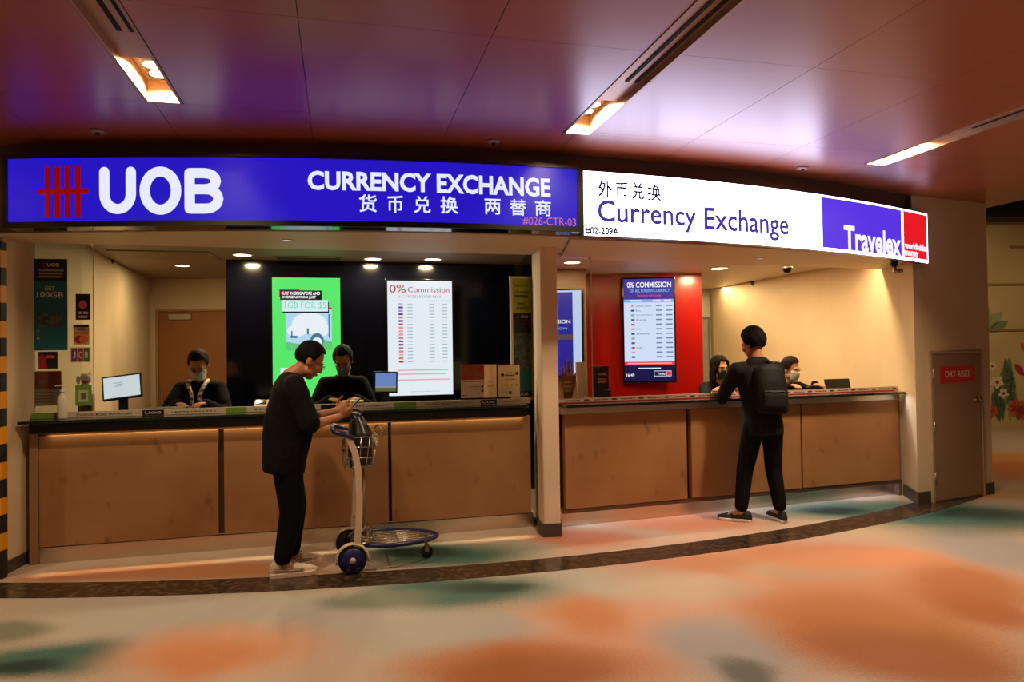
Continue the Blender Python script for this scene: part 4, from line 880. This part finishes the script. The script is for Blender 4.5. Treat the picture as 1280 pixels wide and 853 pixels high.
def mask(Mh, m, parent):
    b = MB(); rs = []
    for i in range(9):
        v = i/8; z = -.008-.112*v; ring = []
        for j in range(17):
            t = -1.25+2.5*j/16; bul = math.sin(PI*min(1, v*.9+.12)); ring.append(Mh @ Vector((.073*math.sin(t)*(1-.25*v*v), .018+(.088+.014*bul)*math.cos(t)-.012*v, z)))
        rs.append(ring)
    b.rings(rs, closed=False); o = b.build('face_mask', m, parent, smooth=True)
    s = o.modifiers.new('s', 'SOLIDIFY'); s.thickness = .004
    for sx in (-1, 1):
        MB().tube([Mh @ Vector((sx*.068, .04, -.03)), Mh @ Vector((sx*.082, -.005, .008)), Mh @ Vector((sx*.084, -.03, -.02))], .0018, 5).build('ear_loop', m, o)
    return o
def shoe(parent, ankle, yaw, upm, solem, L=.29, chunky=False):
    Mx = Matrix.Translation((ankle[0], ankle[1], 0)) @ Matrix.Rotation(yaw, 4, 'Z')
    out = [(-.036, -.085), (.036, -.085), (.042, -.03), (.040, .05), (.050, .12), (.044, .175), (.022, .205), (-.01, .208), (-.036, .18), (-.046, .12), (-.038, .05), (-.040, -.03)]
    k = L/.293; out = [(x, y*k) for x, y in out]; hs = .038 if chunky else .026
    b = MB()
    loft2 = lambda f, z: [Mx @ Vector((x*f, y*(1+(f-1)*.4), z)) for x, y in out]
    b = MB(); b.rings([loft2(.97, .0), loft2(1.03, .008), loft2(1.03, hs-.006), loft2(.98, hs)])
    u = MB()
    for y, w_, h in ((-.055, .036, .085), (-.02, .037, .092), (.03, .038, .082), (.08, .042, .064), (.125, .044, .050), (.16, .038, .040), (.185, .024, .030)):
        u.ell((0, y*k, hs-.004), (w_, .04, h), Mx, 14, 10)
    o = remesh(u, 'shoe', upm, parent, .008, 4)
    # keep only what is above the sole
    for v in o.data.vertices:
        if v.co.z < hs-.004: v.co.z = hs-.004
    b.build('sole', solem, o, smooth=False, bevel=.003)
    for j in range(4): MB().tube([Mx @ Vector((-.022, (.045+.022*j)*k, hs+.072-.012*j)), Mx @ Vector((0, (.05+.022*j)*k, hs+.082-.012*j)), Mx @ Vector((.022, (.045+.022*j)*k, hs+.072-.012*j))], .003, 6).build('lace', solem, o)
    if chunky:
        for s in (-1, 1):
            for j, z in enumerate((.02, .034)): MB().tube([Mx @ Vector((s*.0385, -.06*k, hs+z)), Mx @ Vector((s*.041, 0, hs+z-.006)), Mx @ Vector((s*.0435, .07*k, hs+z-.012)), Mx @ Vector((s*.040, .13*k, hs+z-.018))], .0025, 6).build('side_line', mat('shoe_line', (92, 66, 52), rough=.6), o)
    return o
def person(label, loc, rotz, H, pelvis=(0, 0), lean=0., twist=0., head_yaw=0., head_pitch=0., feet=((-.10, 0, 0), (.10, 0, 0)), hands=(None, None), poles=None, girth=1., hipz=None,
           skin=SKIN, top=CLOTHB, legs=CLOTHP, sleeve='short', hem=.0, shoes=None, hairm=HAIR, fist=(None, None), vs=.0075, belly=1.0, head_fwd=.02, shoulder=1.0, bare_neck=True, head_roll=0, head_drop=0, neck=.060):
    r = thing('person', label, 'person', loc, rotz)
    hz = hipz or .515*H; P0 = Vector((pelvis[0], pelvis[1], hz))
    ax = Vector((0, math.sin(lean), math.cos(lean))); rt = Vector((math.cos(twist), math.sin(twist), 0)); fwd = ax.cross(rt)*-1
    fwd = rt.cross(ax)*-1 if fwd.dot(Vector((0, 1, 0))) < 0 else fwd
    at = lambda f, a=0, c=0: P0+ax*(f*H)+rt*a+fwd*c
    sw_ = .108*H*shoulder; sh = [at(.280, -sw_), at(.280, sw_)]
    J = {'root': r}
    nb = at(.318, 0, .0); hc = at(.318, 0, 0)+ax*(.052*H)*.6+Vector((0, 0, .03*H))+fwd*head_fwd
    Mh = Matrix.Translation(hc+Vector((0, 0, .062-head_drop))) @ Matrix.Rotation(head_yaw, 4, 'Z') @ Matrix.Rotation(-head_pitch, 4, 'X') @ Matrix.Rotation(head_roll, 4, 'Y') @ Matrix.Scale(H/1.68*1.02, 4)
    J['Mh'] = Mh
    def torso(mb, g, hemf, dg=1.0):
        # (height, half width, depth centre, half depth)
        R = [(-.055-hemf, .150*g, 0, .112*g), (-.02, .158*g, .0, .118*g*dg), (.06, .148*g, .006, .112*g*dg*belly), (.14, .152*g, .008, .114*g*dg*belly), (.21, .166*g, .004, .112*g*dg), (.258, .166*g*shoulder, -.004, .098*g), (.290, .132*g*shoulder, -.008, .078*g), (.314, .085*g, -.006, .062*g), (.332, .060, -.004, .052)]
        loft(mb, [(at(f, 0, c), rt*w_*H/1.7, fwd*d_*H/1.7) for f, w_, c, d_ in R])
    skin_mb = MB(); torso(skin_mb, .90, 0); head(skin_mb, Mh)
    skin_mb.cap(at(.31, 0, -.008), neck, Mh @ Vector((0, -.02, -.06)), .052, 14)
    top_mb = MB(); torso(top_mb, girth, hem); pants = MB()
    la, lf = .178*H, .152*H
    for i, s in enumerate((-1, 1)):
        hd = hands[i] or dict(p=sh[i]+Vector((s*.10, .05, -.33*H*1.0)), d=(0, .1, -1), n=(-s, 0, 0))
        el, wr = ik(sh[i], hd['p'], la, lf, (poles or ((-.6, -.6, -.5), (.6, -.6, -.5)))[i])
        J['elbow%d' % i] = el; J['wrist%d' % i] = wr
        skin_mb.cap(sh[i], .050, el, .040, 14); skin_mb.cap(el, .040, wr, .027, 14)
        hand(skin_mb, wr, hd['d'], hd['n'], hd.get('side', s), hd.get('curl', (.45, .5, .55, .6)), hd.get('thumb', .4), k=H/1.72)
        sg_ = girth**.5
        top_mb.cap(sh[i]-ax*.01, .068*sg_, sh[i]+(el-sh[i])*.6, .066*sg_, 14); top_mb.cap(at(.292, s*sw_*.5), .050*sg_, sh[i], .064*sg_, 12)
        if sleeve == 'short': top_mb.cap(sh[i]+(el-sh[i])*.5, .067*sg_, sh[i]+(el-sh[i])*.93, .070*sg_, 14)
        else: top_mb.cap(sh[i]+(el-sh[i])*.5, .062*sg_, el, .056*sg_, 14); top_mb.cap(el, .056*sg_, wr, .043, 14)
        fx, fy, yaw = feet[i]; hip = P0+rt*(s*.085*H/1.7)+Vector((0, 0, -.03)); an = Vector((fx, fy, .085)); L_ = (an-hip).length; kn, an = ik(hip, an, .515*L_, .493*L_, Vector((0, 1, 0)))
        skin_mb.cap(hip, .07, kn, .048, 12); skin_mb.cap(kn, .048, an, .036, 12); skin_mb.cap(an, .036, Vector((an.x-math.sin(yaw)*.10, an.y+math.cos(yaw)*.10, .05)), .028, 10)
        gg = 1+(girth-1)*.75
        pants.cap(hip, .092*gg, kn, .070*gg, 14); pants.cap(kn, .070*gg, Vector((an.x, an.y, .14)), .056*min(gg, 1.12), 14)
        if shoes: shoe(r, (an.x, an.y), yaw, *shoes)
    pants.ell(P0+Vector((0, 0, -.01)), (.152*girth, .118*girth, .12))
    if not shoes:
        pass
    body = remesh(skin_mb, 'body', skin, r, vs, 3)
    remesh(top_mb, 'top', top, r, .010, 4); remesh(pants, 'trousers', legs, r, .011, 4)
    face_bits(body, Mh, hairm)
    J['body'] = body; return r, J

# ---- customer in black at the blue counter
mx, my = -1.63, 4.98
A1 = math.radians(-66)                          # turned to the right, a little towards the counter
BEIGE = mat('shoe_beige', (206, 184, 158), rough=.6); BEIGE2 = mat('shoe_sole', (214, 186, 160), rough=.6)
r, J = person('man in black t-shirt and black trousers looking at his phone beside the trolley', (mx, my, 0), A1, 1.69, head_drop=.055, neck=.068, lean=.10, head_pitch=.55, head_yaw=.06, feet=((-.10, .05, .2), (.10, -.03, -.10)), girth=1.30, belly=1.18, shoulder=1.12, hem=.035, head_fwd=.115,
    hands=(dict(p=Vector((-.05, .37, 1.13)), d=(.30, .75, .38), n=(.8, -.3, .3), curl=(.12, .7, .8, .9), thumb=.5), dict(p=Vector((.13, .36, 1.10)), d=(-.20, .85, .38), n=(-.75, .0, .6), curl=(.5, .5, .5, .55), thumb=.5)),
    poles=((-.5, -.6, -.8), (.55, -.5, -.9)), shoes=(BEIGE, BEIGE2, .31, True))
hair_short(J['Mh'], HAIR, r, crop=.010)
Mh = J['Mh']
g = MB()
for s in (-1, 1):
    g.tube([Mh @ Vector((s*.034+.024*math.cos(2*PI*k/16), .104, .002+.018*math.sin(2*PI*k/16))) for k in range(16)], .002, 6, loop=True)
    g.tube([Mh @ Vector((s*.058, .102, .006)), Mh @ Vector((s*.080, .06, .006)), Mh @ Vector((s*.086, -.015, .004))], .0022, 6)
g.tube([Mh @ Vector((-.01, .106, .004)), Mh @ Vector((.01, .106, .004))], .002, 6).build('glasses', mat('glasses_frame', (24, 18, 16), rough=.3), r, smooth=True)
Rm = wm(r); ph = Rm @ Vector((.055, .47, 1.175))
o = thing('phone', 'dark phone held in both hands by the man in black', 'phone', ph, A1)
Mp = Matrix.Rotation(math.radians(-48), 4, 'X')
MB().box(-.036, .036, -.004, .004, -.075, .075, Mp).build('phone_case', BLACK, o, bevel=.003)
MB().box(-.033, .033, -.0052, -.0042, -.070, .070, Mp).build('phone_screen', em('phone_glow', (60, 64, 74), .25), o)

# ---- customer with backpack at the white counter
mx2, my2 = 2.20, 6.33
A2 = math.radians(8)
SHB = mat('shoe_black', (22, 20, 20), rough=.6)
HOOD = mat('jacket_black', (14, 13, 14), rough=.8, spec=.2)
r, J = person('customer in black jacket with a backpack leaning on the white shop counter', (mx2, my2, 0), A2, 1.74, pelvis=(.04, -.06), lean=.20, twist=.0, head_pitch=.28, head_yaw=.42, feet=((-.17, -.04, .95), (.17, -.09, .05)), girth=1.10, sleeve='long', hem=.015, top=HOOD, shoulder=1.05, head_fwd=.035,
    hands=(dict(p=Vector((-.12, .38, 1.175)), d=(.6, .75, 0), n=(0, 0, -1)), dict(p=Vector((.16, .40, 1.175)), d=(-.5, .8, 0), n=(0, 0, -1))),
    poles=((-.55, -.2, -1), (.6, -.3, -.8)), shoes=(SHB, WHITE, .285, False), hipz=.885)
hair_short(J['Mh'], HAIR, r, crop=.020)
hd = MB(); hd.ell((.045, .03, 1.425), (.115, .06, .06)).ell((.045, .0, 1.40), (.12, .055, .075)); remesh(hd, 'hood', HOOD, r, .010, 4)
# backpack: a thing carried on the back
bp = thing('backpack', 'black backpack on the back of the customer at the white counter', 'backpack', wm(r) @ Vector((.07, -.17, .97)), A2-.12)
BPM = mat('backpack_cloth', (12, 12, 14), rough=.7, spec=.25)
lb = Matrix.Rotation(-.16, 4, 'X')
b = MB(); loft(b, [(lb @ Vector((0, 0, z)), (w_, 0, 0), (0, d_, 0)) for z, w_, d_ in ((0, .125, .075), (.03, .145, .095), (.15, .150, .105), (.30, .145, .095), (.40, .125, .075), (.445, .08, .05))]); remesh(b, 'pack_body', BPM, bp, .010, 4)
b = MB(); loft(b, [(lb @ Vector((0, -.095, z)), (w_, 0, 0), (0, d_, 0)) for z, w_, d_ in ((.03, .09, .02), (.06, .11, .035), (.16, .11, .035), (.20, .09, .02))]); remesh(b, 'front_pocket', BPM, bp, .010, 4)
MB().tube([lb @ Vector((-.09+.18*k/10, -.135+.004*abs(k-5), .185)) for k in range(11)], .004, 6).build('zip', mat('zip_grey', (60, 58, 58), rough=.4), bp)
MB().tube([lb @ Vector((-.04, .05, .44)), lb @ Vector((-.03, .05, .475)), lb @ Vector((.03, .05, .475)), lb @ Vector((.04, .05, .44))], .008, 6).build('grab_handle', BPM, bp, smooth=True)
for s in (-1, 1): MB().tube([lb @ Vector((s*.085, .06, .42)), lb @ Vector((s*.10, .12, .47)), lb @ Vector((s*.105, .22, .46)), lb @ Vector((s*.12, .26, .30)), lb @ Vector((s*.125, .20, .12)), lb @ Vector((s*.115, .09, .05))], .016, 8).build('strap', BPM, bp, smooth=True)

# ---- clerks behind the counters
def clerk(fr, px, d, ztop, label, H=1.60, lean=.25, **kw):
    s, _ = fr.hit(px, 470, d); P_ = fr(s, d, 0)
    turn = fr.a+PI+kw.pop('turn', 0)
    hz = kw.pop('hipz', None)
    return person(label, P_, turn, H, lean=lean, hipz=hz, sleeve=kw.pop('sleeve', 'long'), shoes=None, vs=.0085, **kw)
def onc(x, y, s, d=(0, 1, 0), n=(0, 0, -1)): return dict(p=Vector((x, y, WT+.06)), d=d, n=n, curl=(.3, .3, .35, .4), thumb=.3)
MASKB = mat('mask_blue', (190, 206, 214), rough=.7); MASKW = mat('mask_white', (222, 218, 210), rough=.7); MASKK = mat('mask_black', (16, 15, 18), rough=.7)
r, J = clerk(UF, 251, .82, 1.53, shoulder=.93, label='clerk with tied dark hair, pale mask and patterned scarf beside the touch screen', H=1.60, lean=.20, head_pitch=.62, head_yaw=.0, girth=.98, top=CLOTHN, pelvis=(0, -.06), skin=SKIN, head_fwd=.05,
    hands=(onc(-.10, .34, -1, (.5, .8, 0)), onc(.12, .34, 1, (-.5, .8, 0))))
hair_short(J['Mh'], HAIRB, r, crop=.012); mask(J['Mh'], MASKB, r)
o = MB().ell((0, -.12, .06), (.03, .03, .035), J['Mh']).build('hair_bun', HAIRB, r, smooth=True)
SC = mat('scarf_print', (226, 200, 176), rough=.6, noise=(38, (40, 34, 60), .48, .56))
b = MB()
nk = J['Mh'].translation+Vector((0, 0, -.14))
for s in (-1, 1): b.tube([nk+Vector((s*.075, -.03, .0)), nk+Vector((s*.075, .05, -.01)), nk+Vector((s*.055, .11, -.06)), nk+Vector((s*.03, .13, -.12)), nk+Vector((s*.03, .14, -.22))], .017, 8)
b.build('scarf', SC, r, smooth=True)
r, J = clerk(UF, 429, .84, 1.56, shoulder=.95, label='clerk in dark jacket with a blue-grey mask in front of the navy wall', H=1.62, lean=.20, head_pitch=.55, head_yaw=-.15, girth=1.08, top=CLOTHB, pelvis=(0, -.05), head_fwd=.05,
    hands=(onc(-.12, .30, -1, (.5, .8, 0)), onc(.12, .30, 1, (-.5, .8, 0))))
hair_short(J['Mh'], HAIR, r, crop=.016); mask(J['Mh'], mat('mask_greyblue', (96, 112, 124), rough=.7), r)
r, J = clerk(TF, 893, .86, 1.41, shoulder=.9, label='clerk with long dark hair and black mask resting an arm on the counter', H=1.58, lean=.42, head_pitch=.05, head_yaw=-.1, girth=.95, top=CLOTHN, pelvis=(0, -.16), hipz=.735, skin=SKIN2, sleeve='short', turn=.15,
    hands=(onc(.16, .30, -1, (1, .1, 0)), onc(.10, .22, 1, (-1, .1, 0))), poles=((-1, -.1, -.5), (1, -.1, -.5)))
Mh = J['Mh']; mask(Mh, MASKK, r)
hair_short(Mh, HAIRB, r, crop=.016)
b = MB()
for s_ in (-1, 1): b.cap(Mh @ Vector((s_*.076, .0, .03)), .026, Mh @ Vector((s_*.082, .005, -.12)), .030, 12); b.cap(Mh @ Vector((s_*.06, .055, .085)), .018, Mh @ Vector((s_*.083, .035, -.02)), .018, 12)
b.ell((0, -.075, -.08), (.080, .045, .13), Mh, 16, 12)
remesh(b, 'long_hair', HAIRB, r, .007, 3)
r, J = clerk(TF, 983, .88, 1.44, shoulder=.9, label='clerk with glasses and white mask half hidden behind the customer with the backpack', H=1.58, lean=.40, head_pitch=.18, head_yaw=.35, girth=.95, top=CLOTHB, pelvis=(0, -.16), hipz=.70, skin=SKIN2,
    hands=(onc(-.16, .26, -1), onc(.16, .26, 1)))
Mh = J['Mh']; hair_short(Mh, HAIRB, r, crop=.016); mask(Mh, MASKW, r)
g = MB()
for s in (-1, 1):
    g.tube([Mh @ Vector((s*.034+.024*math.cos(2*PI*k/16), .106, .002+.02*math.sin(2*PI*k/16))) for k in range(16)], .0015, 6, loop=True); g.tube([Mh @ Vector((s*.058, .102, .006)), Mh @ Vector((s*.082, .05, .006)), Mh @ Vector((s*.086, -.015, .004))], .0015, 6)
g.build('glasses', mat('glasses_metal', (150, 120, 90), rough=.3, metal=.7), r, smooth=True)

# ================================================================== LUGGAGE TROLLEY
w0 = atz(440, 719, 0); w1 = atz(524, 693, 0)
ang = math.radians(16)
tr = thing('luggage_trolley', 'airport luggage trolley with blue rim and wire basket beside the man in black', 'trolley', (w0.x, w0.y+.02, 0), ang)
TB = mat('trolley_blue', (24, 24, 84), rough=.35); TP = mat('trolley_cream', (206, 180, 156), rough=.4); TS = mat('trolley_chrome', (190, 176, 158), rough=.25, metal=1); RUB = mat('rubber', (20, 18, 18), rough=.7)
def wheel(y, out):
    Mx = Matrix.Translation((0, y, .10)) @ Matrix.Rotation(PI/2*out, 4, 'X')
    o = MB().lathe([(.05, -.02), (.092, -.022), (.10, -.012), (.10, .012), (.092, .022), (.05, .02)], Mx, 28).build('wheel', RUB, tr, smooth=True)
    MB().lathe([(.085, .016), (.08, .028), (.03, .034), (0, .034)], Mx, 24).build('hub_cap', TB, o, smooth=True)
    MB().lathe([(.022, .034), (.02, .040), (0, .041)], Mx, 16).build('hub_badge', TP, o, smooth=True)
    rs = []
    for k in range(15):
        a = math.radians(-8+200*k/14); c, s = math.cos(a), math.sin(a)
        rs.append([Vector((c*.108, y-.03, .10+s*.108)), Vector((c*.118, y-.022, .10+s*.118)), Vector((c*.118, y+.022, .10+s*.118)), Vector((c*.108, y+.03, .10+s*.108)), Vector((c*.104, y, .10+s*.104))])
    MB().rings(rs).build('mudguard', TP, tr, smooth=True)
wheel(-.0, 1); wheel(.46, -1)
MB().tube([(0, .0, .10), (0, .46, .10)], .014, 10).build('axle', TS, tr, smooth=True)
# load platform: blue rim, wires
def rim(t):
    # closed rounded outline of the platform in plan
    x = .325+.315*math.cos(t); y = .23+.225*math.sin(t)*(1-.22*math.cos(t)); return Vector((x, y, .175+.03*math.cos(t)*-.3))
MB().tube([rim(2*PI*k/40) for k in range(40)], .017, 8, loop=True).build('rim', TB, tr, smooth=True)
for k in range(9):
    y = .06+.0425*k; xs = [t for t in range(40) if 0]; q = min(1, abs((y-.23)/.24)); ext = .31*math.sqrt(1-q*q)
    MB().tube([(.34-ext*.9, y, .182), (.34+ext*.95, y, .168)], .0045, 6).build('platform_wire', TS, tr, smooth=True)
for x in (.16, .34, .52): 
    q = abs((x-.34)/.33); e = .21*math.sqrt(max(.05, 1-q*q)); MB().tube([(x, .23-e, .170), (x, .23+e, .170)], .006, 6).build('cross_wire', TS, tr, smooth=True)
for k in range(4): MB().tube([(.03+.03*k, .04, .30-.03*k), (.07+.03*k, .10, .33-.03*k), (.07+.03*k, .36, .33-.03*k), (.03+.03*k, .42, .30-.03*k)], .005, 6).build('back_wire', TS, tr, smooth=True)
for y in (.05, .41): MB().tube([(-.01, y, .16), (.04, y, .20), (.16, y, .18)], .010, 8).build('side_bracket', TS, tr, smooth=True)
cst = MB().tube([(.56, .23, .165), (.56, .23, .10)], .014, 10)  .box(.545, .575, .205, .255, .05, .10).build('caster_fork', TS, tr)
MB().lathe([(.02, -.014), (.045, -.012), (.045, .012), (.02, .014)], Matrix.Translation((.56, .23, .045)) @ Matrix.Rotation(PI/2, 4, 'X'), 20).build('caster_wheel', RUB, tr, smooth=True)
# posts and handle
def strap(pts, w_, t_, name, m):
    rs = []
    for i, p in enumerate(pts):
        p = Vector(p); rs.append([p+Vector((a, c, 0)) for a, c in ((-w_, -t_), (w_, -t_), (w_, t_), (-w_, t_))])
    return MB().rings(rs).build(name, m, tr, bevel=.003)
for y in (-.005, .465):
    strap([(.03, y, .18), (.045, y, .35), (.052, y, .55), (.045, y, .72), (.025, y, .85), (-.02, y, .965)], .023, .012, 'post', TP)
MB().tube([(.10, .23, .20), (.10, .23, .60), (.10, .23, .735)], .009, 8).build('rear_rod', TS, tr, smooth=True)
MB().tube([(.02, -.01, .955), (-.05, -.01, .985), (-.115, 0, 1.005), (-.12, .05, 1.008), (-.12, .41, 1.008), (-.115, .46, 1.005), (-.05, .47, .985), (.02, .47, .955)], .017, 10).build('handle', TB, tr, smooth=True)
MB().box(-.135, -.105, .12, .34, .99, 1.026).build('brake_bar', mat('brake_blue', (40, 40, 120), rough=.4), tr, bevel=.006)
# wire basket
bx0, bx1, by0, by1, bz0, bz1 = -.045, .15, .02, .44, .74, .955
def ringat(z, e): return [(bx0-e*.2, by0, z), (bx1+e, by0, z), (bx1+e, by1, z), (bx0-e*.2, by1, z)]
bk = MB()
for z, e in ((bz0, 0), (.81, .01), (.885, .025), (bz1, .04)): bk.tube(ringat(z, e), .0045, 6, loop=True)
bk.build('basket_hoop', TS, tr, smooth=True)
for k in range(5):
    f = k/4; MB().tube([(bx0+(bx1-bx0)*f, by0, bz0), (bx0+(bx1+.04-bx0)*f, by0, bz1)], .0042, 6).build('basket_wire', TS, tr, smooth=True); MB().tube([(bx0+(bx1-bx0)*f, by1, bz0), (bx0+(bx1+.04-bx0)*f, by1, bz1)], .0042, 6).build('basket_wire', TS, tr, smooth=True)
for k in range(1, 8):
    f = k/8; y = by0+(by1-by0)*f; MB().tube([(bx0, y, bz1), (bx0, y, bz0), (bx1, y, bz0), (bx1+.04, y, bz1)], .0042, 6).build('basket_wire', TS, tr, smooth=True)
MB().tube([(bx1+.04, .0, bz1), (bx1+.075, .0, 1.0), (bx1+.075, .46, 1.0), (bx1+.04, .46, bz1)], .005, 6).build('basket_lip', TS, tr, smooth=True)
# bag lying in the basket
bg = thing('shoulder_bag', 'black leather bag standing in the trolley basket', 'bag', wm(tr) @ Vector((.075, .2, .748)), ang)
LEA = mat('black_leather', (22, 20, 20), rough=.32, spec=.5, noise=(40, (34, 30, 30), .4, .6), bump=.2)
b = MB(); loft(b, [((0, 0, 0), (.075, 0, 0), (0, .15, 0)), ((0, 0, .04), (.09, 0, 0), (0, .17, 0)), ((.0, 0, .22), (.085, 0, 0), (0, .165, 0)), ((-.01, 0, .29), (.06, 0, 0), (0, .13, 0)), ((-.03, 0, .35), (.045, 0, 0), (0, .10, 0)), ((-.04, 0, .375), (.03, 0, 0), (0, .07, 0))]); remesh(b, 'bag_body', LEA, bg, .009, 3)
MB().tube([(.0, -.06, .34), (.015, -.06, .38), (-.04, -.0, .395), (-.08, .06, .38), (-.07, .06, .34)], .008, 8).build('bag_handle', LEA, bg, smooth=True)
MB().tube([(-.06, -.1, .33), (-.085, -.155, .30), (-.09, -.17, .1), (-.075, -.19, .0)], .007, 6).build('strap', LEA, bg, smooth=True)
MB().box(.0, .04, -.115, -.105, .28, .32).build('buckle', CHROME, bg, bevel=.003)
